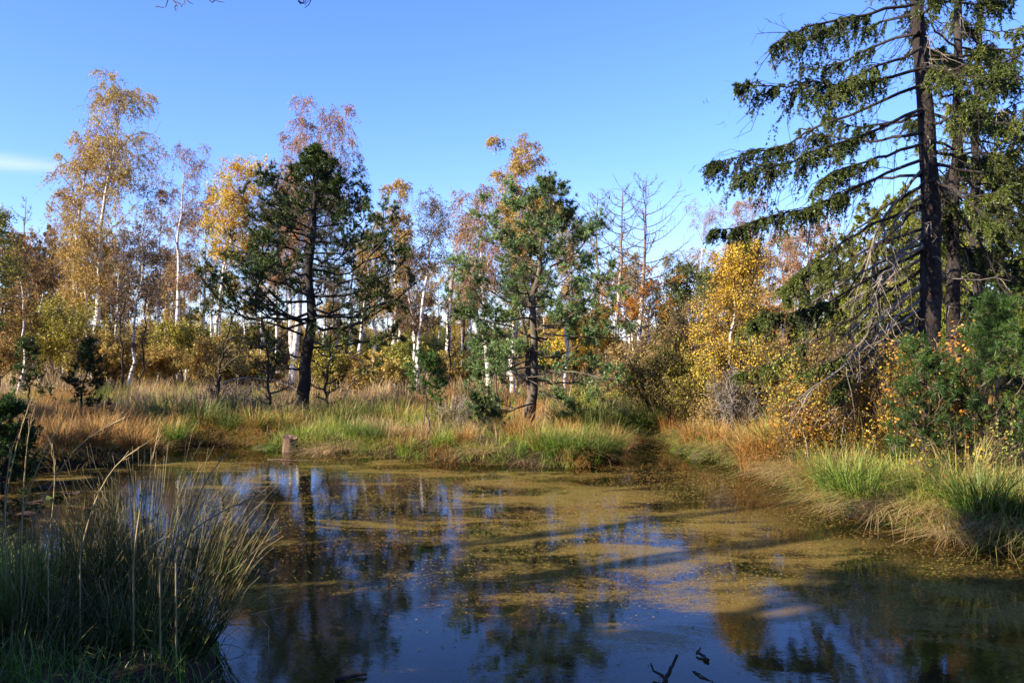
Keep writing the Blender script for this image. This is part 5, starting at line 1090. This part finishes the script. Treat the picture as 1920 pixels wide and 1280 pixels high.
# foreground rushes
def rushes(name, label, x, y, rad_, n, h0, h1, seed, leanx=.25, tip=True, tints=(0, .7)):
    r = R(seed); a = r.uniform(0, 6.28, n); rr = rad_*np.sqrt(r.uniform(size=n)); z0 = max(gz(x, y), 0)
    rt = thing(name, label, 'rush clump', (x, y, z0)); B = np.stack([np.cos(a)*rr, np.sin(a)*rr, np.full(n, -.08)], -1)
    L = r.uniform(h0, h1, n)*(1-.25*(rr/rad_)); out = (rr/rad_)*.34*r.uniform(.3, 1.5, n)+np.abs(r.normal(size=n))*.06
    D = np.stack([np.cos(a)*out+leanx*r.uniform(.2, 1.2, n), np.sin(a)*out*.7+r.normal(size=n)*.08, np.ones(n)], -1); D = nrm(D)
    k = 6; q = np.linspace(0, 1, k); X = B[:, None]+D[:, None]*(L[:, None]*q)[..., None]
    bend = r.uniform(0, .22, n)**1.0*(r.uniform(size=n) < .7); X[..., 2] -= (bend*L)[:, None]*q**3*.9; X[..., :2] += nrm(D[:, :2]+1e-4)[:, None]*((bend*L)[:, None]*q**2.5)[..., None]*.8
    snap = r.uniform(size=n) < .12; X[snap, 4:, 2] -= (L[snap]*.28)[:, None]*np.array([.5, 1.3]); X[snap, 4:, 0] += (L[snap]*.12)[:, None]
    T = r.uniform(*tints, n); T = np.where(r.uniform(size=n) < .18, r.uniform(.7, 1, n), T)
    mb = MB(); mb.tubes(X, rad(n, k, .0030, .35), 3, T); mb.obj('stems', L_['rush'], rt, stuff=True)
    if tip:
        s = r.choice(n, n//6); C, _ = interp(X[s], np.full((len(s), 1), .80)); C = np.repeat(C[:, 0], 9, 0)+r.normal(size=(len(s)*9, 3))*.007; mb = MB(); mb.leaves(C, r.normal(size=C.shape), .014, .007, .25, r); mb.obj('flower_heads', L_['brown'], rt, stuff=True)
rushes('rush_clump', 'big dark clump of rushes with sunlit tips in the left foreground', -2.55, 6.0, .38, 330, .85, 1.45, 1001, leanx=.06)
rushes('rush_clump', 'rushes leaning out over the water from the right side of the big clump', -2.15, 5.65, .24, 150, .6, 1.15, 1002, leanx=.16)
rushes('rush_clump', 'dense dark rushes between the big clump and the left edge', -2.9, 5.6, .36, 260, .6, 1.1, 1003, leanx=.1)
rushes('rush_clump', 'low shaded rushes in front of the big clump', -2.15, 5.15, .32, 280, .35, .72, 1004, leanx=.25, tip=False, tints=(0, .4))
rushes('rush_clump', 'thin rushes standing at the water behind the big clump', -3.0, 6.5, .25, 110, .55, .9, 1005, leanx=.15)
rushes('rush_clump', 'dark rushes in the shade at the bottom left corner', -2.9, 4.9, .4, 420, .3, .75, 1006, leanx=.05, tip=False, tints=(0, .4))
for x_, y_, s_, kd, lab in [(-3.15, 5.45, 1.5, 'lime', 'yellow green tussock at the left edge among the tall straw stalks'), (-3.0, 6.0, 1.3, 'mixed', 'straw and green tussock behind the yellow green one at the left edge')]:
    o = bpy.data.objects.new('grass_tussock', TM[kd]); COL.objects.link(o); o.location = (x_, y_, gz(x_, y_)); o.scale = (s_*.8, s_*.8, s_*1.1); tag(o, lab, 'grass tussock')
# tall dry stalks
for i, (pts, lab) in enumerate([
   ([(5, 1010), (15, 900), (40, 800), (62, 742)], 'tall straw stalk furthest left, its tip high over the rusty bank'),
   ([(30, 1020), (50, 930), (85, 840), (118, 788)], 'long straw stalk curving right at the left edge'),
   ([(60, 980), (110, 880), (160, 820), (235, 782)], 'long arching straw stalk bent to the right'),
   ([(10, 1000), (8, 930), (18, 860), (24, 835)], 'straight straw stalk against the left edge'),
   ([(40, 1000), (45, 900), (52, 820), (60, 780)], 'upright straw stalk between the two curved ones'),
   ([(90, 1030), (100, 950), (104, 880), (98, 830)], 'straw stalk leaning slightly back to the left'), ([(150, 1040), (175, 940), (215, 870), (262, 838)], 'straw stalk leaning right above the rushes'),
   ([(250, 1050), (262, 950), (285, 870), (298, 802)], 'tall thin straw stalk rising from the left side of the big rush clump'), ([(330, 1050), (360, 960), (385, 900), (420, 855)], 'straw stalk leaning out from the right side of the big rush clump'),
   ([(300, 1060), (350, 1000), (410, 960), (478, 932)], 'long straw stalk leaning far out over the water')]):
    P = np.array([tp(px, py, 5.6-.1*i) for px, py in pts]); f = np.linspace(0, 3, 10); ii = np.minimum(f.astype(int), 2); e = P[ii]+(P[ii+1]-P[ii])*(f-ii)[:, None]
    for _ in range(2): e[1:-1] = (e[:-2]+2*e[1:-1]+e[2:])/4
    e = np.concatenate([[e[0]-[0, 0, .55]], e]); rt = thing('dry_stalk', lab, 'grass stalk', e[0]); e = e-e[0]; mb = MB(); mb.tubes(e, .0058*np.linspace(1, .4, 11), 4, .95); mb.obj('stem', L_['rush'], rt)
    Y, _, _, _ = shoots(e[None], 5, .6, .98, .10, .15, .05, 3, R(i), droop=.1); mb = MB(); mb.tubes(Y, rad(len(Y), 3, .002, .5), 3, .95); mb.obj('side_blades', L_['rush'], rt)
def stalk(pts, lab, d, r_=.003):
    P = np.array([tp(px, py, dd) for (px, py), dd in zip(pts, d)]); rt = thing('bent_stalk', lab, 'grass stalk', P[0]); f = np.linspace(0, len(P)-1, 9); ii = np.minimum(f.astype(int), len(P)-2)
    mb = MB(); mb.tubes((P[ii]+(P[ii+1]-P[ii])*(f-ii)[:, None])-P[0], r_*np.linspace(1, .5, 9), 4, .97); mb.obj('stem', L_['rush'], rt)
stalk([(503, 1250), (504, 1175), (484, 1153)], 'broken straw stalk bent over, standing in the water right of the rushes', (5.4, 5.42, 5.4))
stalk([(470, 1152), (492, 1146), (542, 1135)], 'pale straw floating level on the water right of the rushes', (6.2, 6.25, 6.4))
stalk([(392, 1210), (430, 1207), (452, 1214), (466, 1225)], 'pale arched straw low over the water at the foot of the rushes', (5.5, 5.5, 5.5, 5.5))

# ================================================================== on the water
rw = R(1100)
def wsc(n, keepf, pxmin=None):
    d = rw.uniform(4.7, 18, n)
    u = rw.uniform(-.66, .68, n); X = u*d; Y = d; sd = shore_sd(X, Y); k = (sd < -.02); X, Y = X[k], Y[k]; k = keepf(X, Y) > rw.uniform(size=len(X)); return X[k], Y[k]
def weedk(X, Y):
    P = np.stack([X*.9, Y*1.5, X*0], -1); a = lownoise(P, .9, 51); b = lownoise(P, 2.6, 52)
    PY = 640+3200/Y; PX = 960+X/Y*1600
    zone = np.exp(-((PY-990)/120)**2)*np.clip((PX-380)/300, .12, 1)+.5*np.exp(-((PY-1100)/70)**2)*(PX > 800)
    zone = zone+.6*np.exp(-((PY-880)/28)**2)*(PX > 380)
    zone *= np.where((PY > 1140), .25, 1)
    return np.clip(zone*(.25+.9*a)*(.35+b), 0, 1)
X, Y = wsc(420000, weedk); n = len(X)
P = np.stack([X, Y, X*0], -1); T = np.clip(.15+.65*lownoise(P*[.9, 1.5, 1], .8, 55)+rw.normal(size=n)*.16, 0, 1)
az = rw.uniform(0, 6.28, n); L = rw.uniform(.012, .035, n)*(.6+Y/26); mb = MB()
D = np.stack([np.cos(az), np.sin(az), rw.uniform(-.05, .22, n)], -1); mb.slivers(np.stack([X, Y, rw.uniform(-.006, .010, n)], -1), D, L, L*.16+.001, T, rw)
tag(mb.obj('pond_weed', L_['weed']), 'brown and olive weed lying at the surface of the pond', kind='stuff')
# fallen leaves afloat
X, Y = wsc(1500, lambda X, Y: .25+.75*lownoise(np.stack([X, Y, X*0], -1), 1.2, 61)); n = len(X); C = np.stack([X, Y, np.full(n, .006)], -1); a = rw.uniform(0, 6.28, n); D = np.stack([np.cos(a), np.sin(a), a*0], -1); S = np.stack([-np.sin(a), np.cos(a), a*0+.1], -1)
L = rw.uniform(.012, .03, n)[:, None]*(.6+Y/20)[:, None]; V = np.stack([C-D*L/2, C+S*L*.35, C+D*L/2+[0, 0, .003], C-S*L*.35], 1); V[..., 2] = np.maximum(V[..., 2], .003)
mb = MB(); mb.add(V, np.arange(4*n).reshape(n, 4), np.repeat(rw.uniform(0, .8, n), 4)); tag(mb.obj('fallen_leaves', L_['russet']), 'small yellow and brown birch leaves afloat on the pond', kind='stuff')
# lily leaves at the left
for i, (px, py, r_, tn, lab) in enumerate([(62, 942, .13, .2, 'brown lily leaf floating nearest the left edge'), (80, 915, .16, .1, 'dark lily leaf below the left bank, behind the brown one'), (102, 935, .12, .5, 'upturned lily leaf with a green underside'), (115, 905, .15, .15, 'dark lily leaf floating farthest right of its group'), (135, 925, .10, .3, 'small brown lily leaf right of the upturned one'), (45, 965, .12, .2, 'lily leaf half hidden by the straw stalks')]):
    x, y = wl(px, py); a = np.linspace(.25, 6.0, 13); rr = r_*(1+.05*np.sin(a*4+i)); V = np.stack([np.cos(a)*rr, np.sin(a)*rr, .012+.015*np.sin(a*2+i)*(1+(i == 2)*2.5)], -1)
    V = np.concatenate([[[0, 0, .008]], V]); V2 = V.copy(); V2[:, 2] -= .004; Va = np.concatenate([V, V2]); F = [[0, j, j+1, j+2] for j in range(1, 12, 2)]+[[14, 14+j+2, 14+j+1, 14+j] for j in range(1, 12, 2)]
    mb = MB(); mb.add(Va, np.array(F), tn); o = mb.obj('lily_leaf', L_['green' if i == 2 else 'darkleaf'], loc=(x, y, 0)); o.rotation_euler = (0, 0, i*1.3); tag(o, lab, 'lily leaf')


if __import__('os').environ.get('STATS'):
    from collections import Counter
    c = Counter(); u = {}
    for o in bpy.data.objects:
        if o.type != 'MESH' or o.data.name in u: continue
        u[o.data.name] = 1; n = sum(len(p_.vertices)-2 for p_ in o.data.polygons); r_ = o
        while r_.parent: r_ = r_.parent
        c[(r_.name[:14], (r_.get('label') or '')[:40], o.name.split('.')[0])] += n
    print('TOTAL', sum(c.values()))
    for k, v in c.most_common(20): print(v, k)
    d = Counter()
    for k, v in c.items(): d[k[0].split('.')[0]+'/'+k[2]] += v
    print(d.most_common(25))
